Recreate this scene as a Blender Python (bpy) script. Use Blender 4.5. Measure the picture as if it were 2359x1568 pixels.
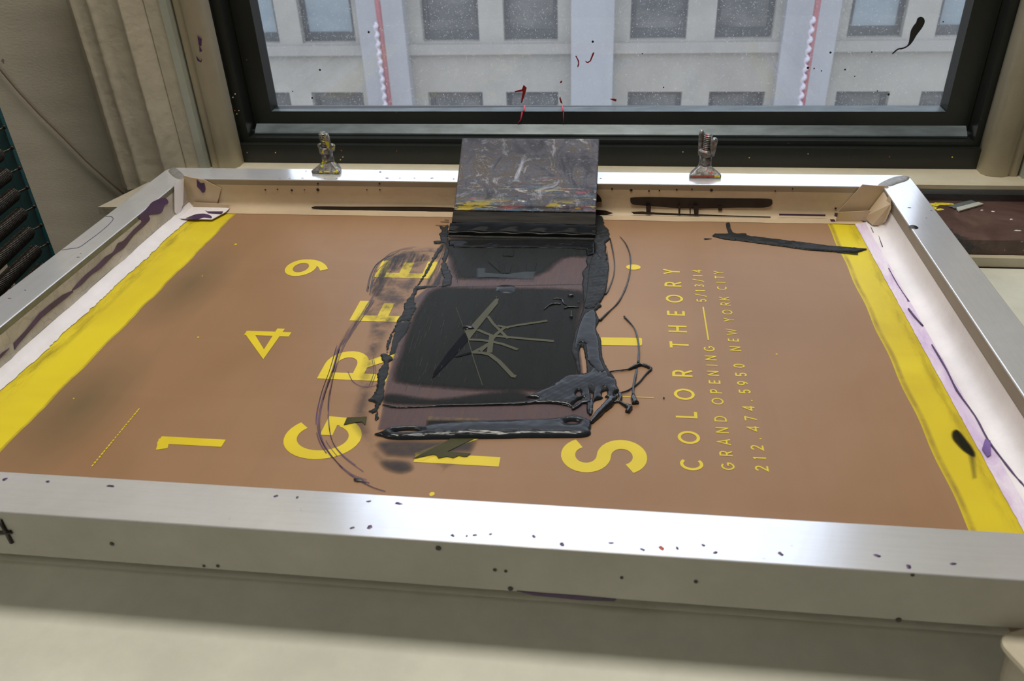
import bpy, bmesh, math, random
import numpy as np
from mathutils import Vector, Matrix, Euler
from mathutils.geometry import tessellate_polygon
random.seed(7); rng = np.random.default_rng(7)
for o in list(bpy.data.objects): bpy.data.objects.remove(o)
sc = bpy.context.scene
COL = sc.collection
# ------------------------------------------------------------------ camera
CP = Vector((0.59318917, -0.34926024, 0.37335435))
CE = Euler((1.00392665, 0.03638542, 0.12333362), 'XYZ')
FPX = 1888.97
cd = bpy.data.cameras.new('camera'); cam = bpy.data.objects.new('camera', cd); COL.objects.link(cam)
cam.location = CP; cam.rotation_euler = CE
cd.sensor_width = 36; cd.lens = FPX/2359*36; cd.clip_start = .02; cd.clip_end = 200
cd.dof.use_dof = True; cd.dof.focus_distance = .88; cd.dof.aperture_fstop = 14
sc.camera = cam
CM = CE.to_matrix()
# ------------------------------------------------------------------ view + world
sc.view_settings.view_transform = 'Standard'; sc.view_settings.look = 'None'
sc.view_settings.gamma = 1; sc.view_settings.exposure = 0.0
wd = bpy.data.worlds.new('sky'); sc.world = wd; wd.use_nodes = True
nt = wd.node_tree; bg = nt.nodes['Background']
tc = nt.nodes.new('ShaderNodeTexCoord'); sp = nt.nodes.new('ShaderNodeSeparateXYZ'); cr = nt.nodes.new('ShaderNodeValToRGB')
nt.links.new(tc.outputs['Generated'], sp.inputs[0]); nt.links.new(sp.outputs['Z'], cr.inputs[0]); nt.links.new(cr.outputs[0], bg.inputs[0])
cr.color_ramp.elements[0].color = (.30, .31, .33, 1); cr.color_ramp.elements[0].position = 0.0
cr.color_ramp.elements[1].color = (.78, .86, 1, 1); cr.color_ramp.elements[1].position = .05
bg.inputs[1].default_value = 2.2
def area(name, loc, rot, sx, sy, power, col):
    l = bpy.data.lights.new(name, 'AREA'); l.shape = 'RECTANGLE'; l.size = sx; l.size_y = sy; l.energy = power; l.color = col
    o = bpy.data.objects.new(name, l); COL.objects.link(o); o.location = loc; o.rotation_euler = rot; return o
area('ceiling_or_fill_lamp', (.45, .36, 1.66), (0, 0, 0), .9, .28, 22, (1, .95, .84))
area('ceiling_or_fill_lamp', (-.9, -1.2, 1.66), (0, 0, 0), 1.2, .4, 14, (1, .95, .84))  # fill lamp added behind the camera to brighten the room side
pt = area('window_portal', (.55, .80, .72), (-math.pi/2, 0, 0), 1.0, 1.5, 1, (1, 1, 1)); pt.data.cycles.is_portal = True
# ------------------------------------------------------------------ dimensions (metres, frame top at z=0)
FX, FY, W, H = 0.93302, 0.62504, 0.038, 0.04056
ZM = -H
TZ = -.08            # table
LZ = -.05            # painted ledge
SZ = -.025           # window stool
# ------------------------------------------------------------------ pixel -> plane
def ray(x, y): return CM @ Vector(((x-1179.5)/FPX, -(y-784)/FPX, -1))
def hit(x, y, p, n):
    d = ray(x, y); n = Vector(n); return CP + d*((Vector(p)-CP).dot(n)/d.dot(n))
def atz(x, y, z=ZM): return hit(x, y, (0, 0, z), (0, 0, 1))
def aty(x, y, Y): return hit(x, y, (0, Y, 0), (0, 1, 0))
def atx(x, y, X): return hit(x, y, (X, 0, 0), (1, 0, 0))
def Z2(pts, ox=0, oy=0, s=1, z=ZM): return [tuple(atz(ox+x/s, oy+y/s, z)[:2]) for x, y in pts]
# ------------------------------------------------------------------ materials
def mat(name): 
    m = bpy.data.materials.new(name); m.use_nodes = True
    return m, m.node_tree, m.node_tree.nodes['Principled BSDF']
def N(nt, t, **k):
    n = nt.nodes.new(t)
    for a, b in k.items(): setattr(n, a, b)
    return n
def coords(nt, scale=(1, 1, 1), rot=(0, 0, 0)):
    t = N(nt, 'ShaderNodeTexCoord'); m = N(nt, 'ShaderNodeMapping'); m.inputs['Scale'].default_value = scale; m.inputs['Rotation'].default_value = rot
    nt.links.new(t.outputs['Object'], m.inputs[0]); return m.outputs[0]
def noise(nt, scale, detail=4, vec=None, rough=.55, dist=0):
    n = N(nt, 'ShaderNodeTexNoise'); n.inputs['Scale'].default_value = scale; n.inputs['Detail'].default_value = detail
    n.inputs['Roughness'].default_value = rough; n.inputs['Distortion'].default_value = dist
    if vec is None: vec = coords(nt)
    nt.links.new(vec, n.inputs['Vector']); return n.outputs[0]
def ramp(nt, f, stops):
    r = N(nt, 'ShaderNodeValToRGB'); e = r.color_ramp.elements
    while len(e) < len(stops): e.new(.5)
    for i, (p, c) in enumerate(stops):
        e[i].position = p; e[i].color = (*c, 1) if isinstance(c, (tuple, list)) else (c, c, c, 1)
    nt.links.new(f, r.inputs[0]); return r.outputs[0]
def mix(nt, f, a, b):
    m = N(nt, 'ShaderNodeMix', data_type='RGBA')
    for s, v in ((m.inputs[0], f), (m.inputs[6], a), (m.inputs[7], b)):
        if isinstance(v, (int, float)): s.default_value = v
        elif isinstance(v, tuple): s.default_value = (*v, 1)
        else: nt.links.new(v, s)
    return m.outputs[2]
def bump(nt, b, h, strength=.3, dist=.001):
    n = N(nt, 'ShaderNodeBump'); n.inputs['Strength'].default_value = strength; n.inputs['Distance'].default_value = dist
    nt.links.new(h, n.inputs['Height']); nt.links.new(n.outputs[0], b.inputs['Normal'])
def S(r, g, b):   # sRGB 0-255 -> linear
    f = lambda c: (c/255/12.92) if c/255 <= .04045 else ((c/255+.055)/1.055)**2.4
    return (f(r), f(g), f(b))
def simple(name, col, rough=.5, metal=0, var=.12, sc_=30, bmp=0, spec=.5, vec=None, coat=0):
    m, nt, b = mat(name)
    v = coords(nt, vec or (1, 1, 1))
    f = noise(nt, sc_, 5, v)
    lo = tuple(c*(1-var) for c in col); hi = tuple(min(1, c*(1+var)) for c in col)
    nt.links.new(ramp(nt, f, [(.3, lo), (.7, hi)]), b.inputs['Base Color'])
    b.inputs['Roughness'].default_value = rough; b.inputs['Metallic'].default_value = metal; b.inputs['Specular IOR Level'].default_value = spec
    b.inputs['Coat Weight'].default_value = coat
    if bmp: bump(nt, b, f, bmp, .001)
    return m
def M_painted(name, col, bs=60, dirt=None, dthr=.68, rough=.55, bmp=.35, sp=(20, 20, 20)):
    m, nt, b = mat(name)
    f = noise(nt, bs, 6); g = noise(nt, 9, 6, rough=.7)
    c = mix(nt, ramp(nt, g, [(.35, 0), (.7, 1)]), tuple(x*.88 for x in col), tuple(min(1, x*1.08) for x in col))
    if dirt is not None:
        d = noise(nt, 160, 3, rough=.6); c = mix(nt, ramp(nt, d, [(dthr, 0), (dthr+.03, 1)]), c, dirt)
    nt.links.new(c, b.inputs['Base Color']); b.inputs['Roughness'].default_value = rough
    bump(nt, b, f, bmp, .002); return m
M = {}
def alu(name, rough, stretch, dirt=.14, base=.95):
    m, nt, b = mat(name)
    br = noise(nt, 60, 6, coords(nt, stretch), .7); bl = noise(nt, 7, 6, None, .7, .6); sp_ = noise(nt, 90, 4, None, .7)
    c = mix(nt, ramp(nt, bl, [(.38, 0), (.66, 1)]), (base*.93, base*.94, base), (base*.82, base*.82, base*.84))
    c = mix(nt, ramp(nt, br, [(.45, 0), (.75, dirt)]), c, (.42, .41, .39))
    c = mix(nt, ramp(nt, sp_, [(.68, 0), (.74, .55)]), c, (.28, .26, .30))
    nt.links.new(c, b.inputs['Base Color']); b.inputs['Metallic'].default_value = .64
    nt.links.new(ramp(nt, bl, [(.3, rough-.04), (.7, rough+.06)]), b.inputs['Roughness'])
    bump(nt, b, br, .06, .0005); return m
M['alu_x'] = alu('brushed_aluminium_lengthwise', .17, (.3, 6, 6)); M['alu_y'] = alu('brushed_aluminium_crosswise', .22, (6, .3, 6))
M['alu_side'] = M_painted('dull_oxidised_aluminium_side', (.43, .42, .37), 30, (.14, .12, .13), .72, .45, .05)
M['weld'] = simple('grey_weld_metal', (.30, .29, .28), .5, .5, .2, 200, .4)
def mesh_mat():
    m, nt, b = mat('yellow_mesh_fabric')
    w1 = noise(nt, 14, 5, coords(nt, (1, .35, 1)), .6); w2 = noise(nt, 5, 4, None, .6, .8)
    c = mix(nt, ramp(nt, w2, [(.4, 0), (.75, 1)]), (.66, .53, .022), (.52, .38, .02))
    c = mix(nt, ramp(nt, w1, [(.55, 0), (.8, .5)]), c, (.42, .32, .03))
    nt.links.new(c, b.inputs['Base Color']); b.inputs['Roughness'].default_value = .42; b.inputs['Specular IOR Level'].default_value = .25
    return m
M['mesh'] = mesh_mat()
def emu():
    m, nt, b = mat('brown_photo_emulsion')
    a = noise(nt, 4, 4, None, .5, .3); s = noise(nt, 10, 5, coords(nt, (5, .25, 1)), .6); s2 = noise(nt, 10, 5, coords(nt, (.25, 5, 1)), .6)
    c = mix(nt, ramp(nt, a, [(.35, 0), (.65, 1)]), (.252, .142, .074), (.300, .176, .098))
    c = mix(nt, ramp(nt, s, [(.5, 0), (.8, .35)]), c, (.23, .135, .08)); c = mix(nt, ramp(nt, s2, [(.55, 0), (.8, .25)]), c, (.33, .19, .12))
    t = N(nt, 'ShaderNodeTexCoord')
    for (x, y, rx, ry, k) in ((.135, .385, .045, .10, .75), (.138, .165, .050, .10, .8)):
        p = N(nt, 'ShaderNodeMapping', vector_type='POINT'); p.inputs['Location'].default_value = (-x/rx, -y/ry, 0); p.inputs['Scale'].default_value = (1/rx, 1/ry, 0)
        nt.links.new(t.outputs['Object'], p.inputs[0]); l = N(nt, 'ShaderNodeVectorMath', operation='LENGTH'); nt.links.new(p.outputs[0], l.inputs[0])
        c = mix(nt, ramp(nt, l.outputs['Value'], [(0, k), (1, 0)]), c, (.13, .095, .05))
    nt.links.new(c, b.inputs['Base Color']); b.inputs['Roughness'].default_value = .42; b.inputs['Specular IOR Level'].default_value = .2
    w = noise(nt, 900, 2); bump(nt, b, w, .04, .0003)
    return m
M['emulsion'] = emu()
M['stencil'] = simple('open_yellow_stencil', (.62, .47, .020), .45, 0, .10, 12, 0, .3)
M['stencil_dark'] = simple('ink_darkened_stencil', (.040, .036, .006), .4, 0, .3, 20, 0, .15)
M['stencil_olive'] = simple('ink_filled_olive_stencil', (.058, .054, .026), .4, 0, .12, 40, 0, .15)
M['tape_cream'] = M_painted('cream_paper_tape', (.52, .40, .27), 140, (.10, .04, .05), .76, .5, .15)
M['tape_white'] = M_painted('white_tape', (.74, .70, .72), 140, (.35, .30, .33), .74, .4, .15)
def tape_grey():
    m, nt, b = mat('crackled_grey_tape'); v = N(nt, 'ShaderNodeTexVoronoi', feature='DISTANCE_TO_EDGE'); v.inputs['Scale'].default_value = 75
    n_ = noise(nt, 30, 5); mp = coords(nt); ad = N(nt, 'ShaderNodeVectorMath', operation='ADD'); nt.links.new(mp, ad.inputs[0])
    sc_ = N(nt, 'ShaderNodeVectorMath', operation='SCALE'); sc_.inputs['Scale'].default_value = .03; nt.links.new(noise(nt, 25, 3), sc_.inputs[0]); nt.links.new(sc_.outputs[0], ad.inputs[1]); nt.links.new(ad.outputs[0], v.inputs['Vector'])
    c = mix(nt, ramp(nt, n_, [(.35, 0), (.7, 1)]), (.46, .41, .36), (.30, .27, .24))
    c = mix(nt, ramp(nt, v.outputs[0], [(0, .35), (.03, 0)]), c, (.14, .12, .11))
    nt.links.new(c, b.inputs['Base Color']); b.inputs['Roughness'].default_value = .55; return m
M['tape_grey'] = tape_grey()
def tape_purple():
    m, nt, b = mat('purple_stained_tape_edge'); n_ = noise(nt, 22, 7, coords(nt, (2, .6, 1)), .75, 1.2)
    c = ramp(nt, n_, [(.35, (.74, .68, .74)), (.5, (.66, .55, .70)), (.7, (.52, .38, .62))])
    nt.links.new(c, b.inputs['Base Color']); b.inputs['Roughness'].default_value = .45; return m
M['tape_purple'] = tape_purple()
M['purple'] = simple('dried_purple_ink', (.055, .022, .085), .4, 0, .4, 60, .3)
M['purple_pale'] = simple('thin_purple_stain', (.16, .09, .30), .5, 0, .4, 60)
M['black_dry'] = simple('dried_black_ink', (.018, .013, .012), .38, 0, .4, 60, .2)
M['ghost'] = simple('wet_ghost_ink', (.006, .0065, .009), .4, 0, .2, 40, 0, .02)
M['pen'] = simple('marker_pen_line', (.06, .06, .10), .5)
def ink(name, base=(.010, .011, .013), rough=.07, bs=.25, sc_=18, st=(1, 3, 1), spec=.2):
    m, nt, b = mat(name); n_ = noise(nt, sc_, 4, coords(nt, st), .5, .4)
    nt.links.new(ramp(nt, n_, [(.3, base), (.8, tuple(c*1.8 for c in base))]), b.inputs['Base Color'])
    b.inputs['Roughness'].default_value = rough; b.inputs['Specular IOR Level'].default_value = spec; bump(nt, b, n_, bs, .004); return m
M['ink'] = ink('wet_black_ink'); M['ink_slab'] = ink('thick_black_ink', (.014, .016, .020), .12, .5, 26, (.5, 3, 1))
M['ink_skin'] = ink('half_dry_black_ink', (.018, .019, .020), .20, .15, 40, (1, 1.5, 1), .05)
def film(name, col, amax, streak=(40, 1.2, 1), lo=.35, hi=.62, rough=.3, spec=.12, amin=.0):
    m, nt, b = mat(name); at = N(nt, 'ShaderNodeAttribute', attribute_name='cov')
    n_ = noise(nt, 6, 7, coords(nt, streak), .7); r = ramp(nt, n_, [(lo, amin), (hi, 1)])
    mu = N(nt, 'ShaderNodeMath', operation='MULTIPLY'); nt.links.new(at.outputs['Fac'], mu.inputs[0]); nt.links.new(r, mu.inputs[1])
    m2 = N(nt, 'ShaderNodeMath', operation='MULTIPLY'); m2.inputs[1].default_value = amax; nt.links.new(mu.outputs[0], m2.inputs[0])
    nt.links.new(m2.outputs[0], b.inputs['Alpha']); b.inputs['Base Color'].default_value = (*col, 1)
    b.inputs['Roughness'].default_value = rough; b.inputs['Specular IOR Level'].default_value = spec; return m
M['film_mauve'] = film('thin_mauve_ink_film', (.088, .056, .060), .84, (25, 2, 1), .2, .6, .3, .14, .55)
M['film_dark'] = film('dark_ink_film', (.012, .0125, .010), .97, (14, 1.5, 1), .2, .55, .3, .05, .75)
M['film_streak'] = film('streaky_ink_smear', (.030, .028, .034), .8, (60, 3, 1), .42, .62, .3)
M['film_swirl'] = film('swirling_ink_smear', (.045, .040, .050), .62, (7, 7, 1), .42, .60, .3, .15, .1)
M['film_dust'] = film('faint_dark_stain', (.040, .034, .036), .75, (3, 3, 1), .2, .5, .35, .15, .5)
M['film_slate'] = film('slate_ink_film', (.050, .060, .066), .6, (5, 5, 1), .2, .5, .3, .15, .7)
def squeegee_mat():
    m, nt, b = mat('paint_stained_squeegee_metal')
    a = noise(nt, 34, 8, coords(nt, (1, .8, .8)), .75, .8); s = noise(nt, 14, 6, coords(nt, (1.2, 16, 16)), .75); s2 = noise(nt, 22, 6, coords(nt, (1, 12, 12)), .8); bl = noise(nt, 70, 8, coords(nt, (1, 1.6, 1.6)), .8)
    c = ramp(nt, a, [(.32, (.012, .012, .018)), (.42, (.045, .047, .070)), (.50, (.10, .10, .13)), (.56, (.085, .065, .050)), (.60, (.20, .21, .26)), (.70, (.46, .48, .58))])
    hz_ = noise(nt, 6, 4, coords(nt, (.6, 3, 3)), .6); c = mix(nt, ramp(nt, hz_, [(.42, 0), (.62, .5)]), c, (.030, .032, .048)); c = mix(nt, ramp(nt, bl, [(.55, 0), (.64, .5)]), c, (.38, .40, .48))
    t = N(nt, 'ShaderNodeTexCoord'); sx = N(nt, 'ShaderNodeSeparateXYZ'); nt.links.new(t.outputs['Object'], sx.inputs[0])
    low = ramp(nt, sx.outputs['Y'], [(.560, 1), (.594, 0)]); lip = ramp(nt, sx.outputs['Y'], [(.5555, 1), (.563, 0)])
    def band(f, col, thr, w_=.03, msk=low):
        nonlocal c
        k = N(nt, 'ShaderNodeMath', operation='MULTIPLY'); nt.links.new(ramp(nt, f, [(thr, 0), (thr+w_, 1)]), k.inputs[0]); nt.links.new(msk, k.inputs[1]); k2 = N(nt, 'ShaderNodeMath', operation='MULTIPLY'); k2.inputs[1].default_value = .8; nt.links.new(k.outputs[0], k2.inputs[0]); c = mix(nt, k2.outputs[0], c, col)
    band(noise(nt, 17, 6, coords(nt, (1.3, 8, 8)), .8), (.42, .09, .13), .60); band(s, (.62, .56, .32), .61); band(s2, (.07, .17, .27), .55)
    band(noise(nt, 40, 3, coords(nt, (1, 3, 3)), .6), (.65, .60, .60), .64); band(noise(nt, 9, 5, coords(nt, (1, 4, 4)), .8), (.45, .34, .02), .55, .03, lip)
    nt.links.new(c, b.inputs['Base Color']); b.inputs['Metallic'].default_value = .0; b.inputs['Specular IOR Level'].default_value = .22
    nt.links.new(ramp(nt, bl, [(.3, .28), (.7, .55)]), b.inputs['Roughness']); bump(nt, b, bl, .5, .0015); return m
M['squeegee'] = squeegee_mat()
M['squeegee_low'] = simple('grey_blade_clamp', (.026, .023, .020), .6, 0, .5, 60, .3, .08, vec=(.3, 3, 3))
M['rubber'] = ink('ink_coated_blade', (.004, .004, .004), .08, .15, spec=.04)
M['ink_gloss'] = ink('glossy_black_ink_bead', (.008, .009, .012), .05, .1, spec=.6)
def clampmat(edge):
    m, nt, b = mat('grimy_cast_metal_'+('yellow' if edge[2] < .03 and edge[1] > .3 else 'red')); a = noise(nt, 160, 5, None, .7); d = noise(nt, 110, 3, None, .6)
    c = ramp(nt, a, [(.3, (.05, .045, .04)), (.5, (.17, .16, .15)), (.7, (.38, .38, .40))]); c = mix(nt, ramp(nt, d, [(.60, 0), (.63, .9)]), c, edge)
    nt.links.new(c, b.inputs['Base Color']); b.inputs['Metallic'].default_value = .6; b.inputs['Roughness'].default_value = .38; bump(nt, b, a, .4, .0008); return m
M['clamp_y'] = clampmat((.62, .55, .02)); M['clamp_r'] = clampmat((.36, .05, .02))
M['ypaint'] = simple('yellow_paint_crust', (.68, .58, .03), .5, 0, .3, 300, .4); M['rpaint'] = simple('red_paint_crust', (.38, .06, .02), .5, 0, .4, 300, .4)
M['black_frame'] = M_painted('black_window_paint', (.012, .014, .012), 90, (.12, .10, .08), .74, .32, .15)
M['sky_sheen_lip'] = simple('metal_lip_painted_sky_sheen', (.095, .12, .135), .4, .25, .3, 25, .1, vec=(1, 4, 1))  # bluish sky reflection on the sash painted into the base colour
M['cream'] = M_painted('cream_gloss_paint', (.54, .49, .37), 70, (.22, .18, .13), .74, .42, .3)
M['cream_dark'] = M_painted('old_cream_casing_paint', (.44, .40, .32), 50, (.12, .09, .07), .75, .55, .7)
M['greystrip'] = M_painted('pale_grey_caulk_strip', (.36, .38, .33), 70, None, .7, .5, .2)
def wallmat():
    m, nt, b = mat('brushed_taupe_wall'); h_ = noise(nt, 9, 6, coords(nt, (.6, 1, 3)), .65); l = noise(nt, 300, 5, coords(nt, (.7, 1, 1.2)))
    c = mix(nt, ramp(nt, h_, [(.3, 0), (.7, 1)]), (.42, .39, .325), (.50, .465, .395)); sp_ = noise(nt, 70, 2)
    c = mix(nt, ramp(nt, sp_, [(.76, 0), (.78, .7)]), c, (.08, .06, .05))
    nt.links.new(c, b.inputs['Base Color']); b.inputs['Roughness'].default_value = .6; bump(nt, b, l, .22, .0015); return m
M['wall'] = wallmat()
M['room'] = simple('room_wall_paint', (.50, .47, .40), .7); M['floor'] = simple('worn_floor', (.22, .20, .17), .6, 0, .2, 8)
def ledgemat():
    m, nt, b = mat('paint_spattered_maroon_ledge'); a = noise(nt, 14, 7, None, .75, .5); y = noise(nt, 18, 5, None, .7); w_ = noise(nt, 120, 4, None, .65); k = noise(nt, 11, 5, coords(nt, (1, 1.3, 1), (0, 0, 1)), .7)
    c = ramp(nt, a, [(.3, (.040, .020, .017)), (.5, (.085, .047, .040)), (.7, (.14, .085, .072))])
    c = mix(nt, ramp(nt, k, [(.62, 0), (.66, .9)]), c, (.022, .024, .03))
    c = mix(nt, ramp(nt, w_, [(.68, 0), (.72, .8)]), c, (.42, .40, .42)); nt.links.new(c, b.inputs['Base Color'])
    b.inputs['Roughness'].default_value = .32; bump(nt, b, a, .5, .002); return m
M['ledge'] = ledgemat()
M['table'] = M_painted('white_table_laminate', (.64, .64, .56), 30, None, .7, .35, .05)
M['teal'] = M_painted('teal_enamel', (.004, .052, .062), 60, (.10, .22, .24), .74, .38, .1)
M['spring'] = simple('blackened_spring_steel', (.055, .048, .042), .38, .8, .35, 200)
M['steel'] = simple('bright_steel', (.55, .58, .60), .25, .9, .15, 80); M['steel_dark'] = simple('dull_steel', (.22, .23, .22), .4, .7, .3, 80)
M['razor'] = simple('grey_razor_steel', (.16, .19, .20), .35, .2, .1, 80); M['razor_spine'] = simple('pale_razor_spine', (.50, .52, .47), .35, .1, .1, 80)
M['cable'] = simple('brown_cable', (.10, .065, .04), .5)
M['plastic'] = M_painted('stained_white_plastic', (.44, .40, .33), 40, (.30, .06, .05), .66, .5, .1); M['lid'] = simple('cream_plastic_lid', (.60, .55, .44), .4, 0, .05)
M['green'] = simple('green_paint_smear', (.10, .22, .03), .5)
M['redglass'] = simple('red_paint_on_glass', (.22, .006, .006), .4); M['blackglass'] = simple('black_paint_on_glass', (.008, .007, .008), .35)
M['pink'] = simple('thin_red_paint_run', (.50, .03, .06), .4)
def stone(name, col, v_=.12):
    m, nt, b = mat(name); a = noise(nt, .9, 6, None, .65); s = noise(nt, 2, 5, coords(nt, (1.5, 1, .25)), .6)
    c = mix(nt, ramp(nt, a, [(.35, 0), (.7, 1)]), tuple(x*(1-v_) for x in col), tuple(x*(1+v_) for x in col)); c = mix(nt, ramp(nt, s, [(.5, 0), (.8, .4)]), c, tuple(x*.75 for x in col))
    nt.links.new(c, b.inputs['Base Color']); b.inputs['Roughness'].default_value = .8; return m
M['stone'] = stone('pale_limestone', (.34, .322, .28)); M['stone2'] = stone('grey_limestone_pilaster', (.35, .355, .368), .06); M['stone3'] = stone('limestone_ledge', (.315, .30, .27), .08)
M['fwin'] = simple('dark_bronze_window_frame', (.055, .06, .065), .5); M['redpole'] = simple('faded_red_paint', (.30, .085, .095), .5); M['rope'] = simple('white_rope', (.55, .50, .56), .7)
def fpane(name, c1, c2, lit=None):
    m, nt, b = mat(name); a = noise(nt, 1.6, 4, coords(nt, (1, 1, 2)), .6)
    nt.links.new(ramp(nt, a, [(.35, c1), (.65, c2)]), b.inputs['Base Color']); b.inputs['Roughness'].default_value = .12; return m
M['fp_dark'] = fpane('dark_office_glass', (.06, .065, .07), (.14, .14, .135)); M['fp_blind'] = fpane('glass_with_blue_blind', (.22, .27, .30), (.27, .32, .34))
def glassmat():
    m, nt, b = mat('dusty_window_glass'); out = nt.nodes['Material Output']
    tr = N(nt, 'ShaderNodeBsdfTransparent'); tr.inputs[0].default_value = (.96, .97, .98, 1); gl = N(nt, 'ShaderNodeBsdfGlossy'); gl.inputs['Roughness'].default_value = .02
    lw = N(nt, 'ShaderNodeLayerWeight'); pw = N(nt, 'ShaderNodeMath', operation='POWER'); pw.inputs[1].default_value = 5; nt.links.new(lw.outputs['Facing'], pw.inputs[0]); fr = N(nt, 'ShaderNodeMath', operation='MULTIPLY_ADD'); nt.links.new(pw.outputs[0], fr.inputs[0]); fr.inputs[1].default_value = .95; fr.inputs[2].default_value = .04; s1 = N(nt, 'ShaderNodeMixShader'); nt.links.new(fr.outputs[0], s1.inputs[0]); nt.links.new(tr.outputs[0], s1.inputs[1]); nt.links.new(gl.outputs[0], s1.inputs[2])
    df = N(nt, 'ShaderNodeBsdfDiffuse'); df.inputs[0].default_value = (.75, .76, .78, 1); tl = N(nt, 'ShaderNodeBsdfTranslucent'); tl.inputs[0].default_value = (.75, .76, .78, 1); s0 = N(nt, 'ShaderNodeMixShader'); s0.inputs[0].default_value = .6
    nt.links.new(df.outputs[0], s0.inputs[1]); nt.links.new(tl.outputs[0], s0.inputs[2])
    d = noise(nt, 420, 3, None, .7); e = noise(nt, 6, 4, None, .7); r = ramp(nt, d, [(.60, 0), (.72, .6)]); r2 = ramp(nt, e, [(.3, .03), (.8, .10)])
    ad = N(nt, 'ShaderNodeMath', operation='ADD'); nt.links.new(r, ad.inputs[0]); nt.links.new(r2, ad.inputs[1]); s2 = N(nt, 'ShaderNodeMixShader'); nt.links.new(ad.outputs[0], s2.inputs[0])
    nt.links.new(s1.outputs[0], s2.inputs[1]); nt.links.new(s0.outputs[0], s2.inputs[2]); nt.links.new(s2.outputs[0], out.inputs[0]); return m
M['glass'] = glassmat()
# ------------------------------------------------------------------ object helpers
def obj(name, vs, fs, m, parent=None, smooth=False):
    me = bpy.data.meshes.new(name); me.from_pydata([tuple(v) for v in vs], [], fs); me.validate()
    me.materials.append(M[m] if isinstance(m, str) else m)
    if smooth: me.polygons.foreach_set('use_smooth', [True]*len(me.polygons))
    o = bpy.data.objects.new(name, me); COL.objects.link(o)
    if parent: o.parent = parent; o.matrix_parent_inverse = Matrix.Translation(parent_loc(parent)).inverted()
    return o
def parent_loc(p):
    l = Vector(p.location)
    return l if not p.parent else l + parent_loc(p.parent) if p.type == 'EMPTY' else l
def thing(name, label, cat, loc=(0, 0, 0), group=None):
    o = bpy.data.objects.new(name, None); COL.objects.link(o); o.location = loc; o.empty_display_size = .02
    o['label'] = label; o['category'] = cat
    if group: o['group'] = group
    return o
def tag(o, label, cat, group=None):
    o['label'] = label; o['category'] = cat
    if group: o['group'] = group
    return o
def struct(o): o['kind'] = 'structure'; return o
class MB:
    def __init__(s): s.v = []; s.f = []
    def add(s, vs, fs): n = len(s.v); s.v += [Vector(v) for v in vs]; s.f += [tuple(i+n for i in f) for f in fs]; return s
    def box(s, a, b):
        (x0, y0, z0), (x1, y1, z1) = a, b
        return s.add([(x0, y0, z0), (x1, y0, z0), (x1, y1, z0), (x0, y1, z0), (x0, y0, z1), (x1, y0, z1), (x1, y1, z1), (x0, y1, z1)],
                     [(0, 3, 2, 1), (4, 5, 6, 7), (0, 1, 5, 4), (1, 2, 6, 5), (2, 3, 7, 6), (3, 0, 4, 7)])
    def tube(s, pts, r, n=8, cap=True):
        pts = [Vector(p) for p in pts]; rs = r if isinstance(r, (list, tuple)) else [r]*len(pts); k0 = len(s.v); prev = None
        for i, p in enumerate(pts):
            t = (pts[min(i+1, len(pts)-1)]-pts[max(i-1, 0)]).normalized()
            if prev is None: prev = t.orthogonal().normalized()
            a = (prev-t*prev.dot(t)).normalized(); prev = a; b = t.cross(a)
            for k in range(n): an = 2*math.pi*k/n; s.v.append(p+(a*math.cos(an)+b*math.sin(an))*rs[i])
        for i in range(len(pts)-1):
            for k in range(n): s.f.append((k0+i*n+k, k0+i*n+(k+1) % n, k0+(i+1)*n+(k+1) % n, k0+(i+1)*n+k))
        if cap: s.f.append(tuple(k0+k for k in reversed(range(n)))); s.f.append(tuple(k0+(len(pts)-1)*n+k for k in range(n)))
        return s
    def prism(s, poly, d):          # planar 3-D polygon extruded by vector d
        n = len(poly); d = Vector(d); P = [Vector(p) for p in poly]; tri = tessellate_polygon([P])
        return s.add(P+[p+d for p in P], [tuple(t) for t in tri]+[tuple(i+n for i in reversed(t)) for t in tri]+[(i, (i+1) % n, (i+1) % n+n, i+n) for i in range(n)])
    def build(s, name, m, parent=None, smooth=False, bevel=0):
        bm = bmesh.new(); vs = [bm.verts.new(v) for v in s.v]
        for f in s.f:
            try: bm.faces.new([vs[i] for i in f])
            except ValueError: pass
        bmesh.ops.recalc_face_normals(bm, faces=bm.faces[:])
        if bevel: bmesh.ops.bevel(bm, geom=[e for e in bm.edges if len(e.link_faces) == 2 and e.calc_face_angle(0) > .5], offset=bevel, segments=2, affect='EDGES', profile=.5)
        me = bpy.data.meshes.new(name); bm.to_mesh(me); bm.free(); me.materials.append(M[m] if isinstance(m, str) else m)
        if smooth: me.polygons.foreach_set('use_smooth', [True]*len(me.polygons))
        o = bpy.data.objects.new(name, me); COL.objects.link(o)
        if parent: o.parent = parent; o.matrix_parent_inverse = Matrix.Translation(parent_loc(parent)).inverted()
        return o
def cat_rom(p, k=4, closed=True):
    P = [np.array(q, float) for q in p]; n = len(P); out = []
    for i in range(n if closed else n-1):
        a, b, c, d = (P[(i-1) % n] if closed or i > 0 else P[0]), P[i], P[(i+1) % n], (P[(i+2) % n] if closed or i+2 < n else P[-1])
        for j in range(k):
            t = j/k; out.append(tuple(.5*((2*b)+(-a+c)*t+(2*a-5*b+4*c-d)*t*t+(-a+3*b-3*c+d)*t**3)))
    if not closed: out.append(tuple(P[-1]))
    return out
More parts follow.
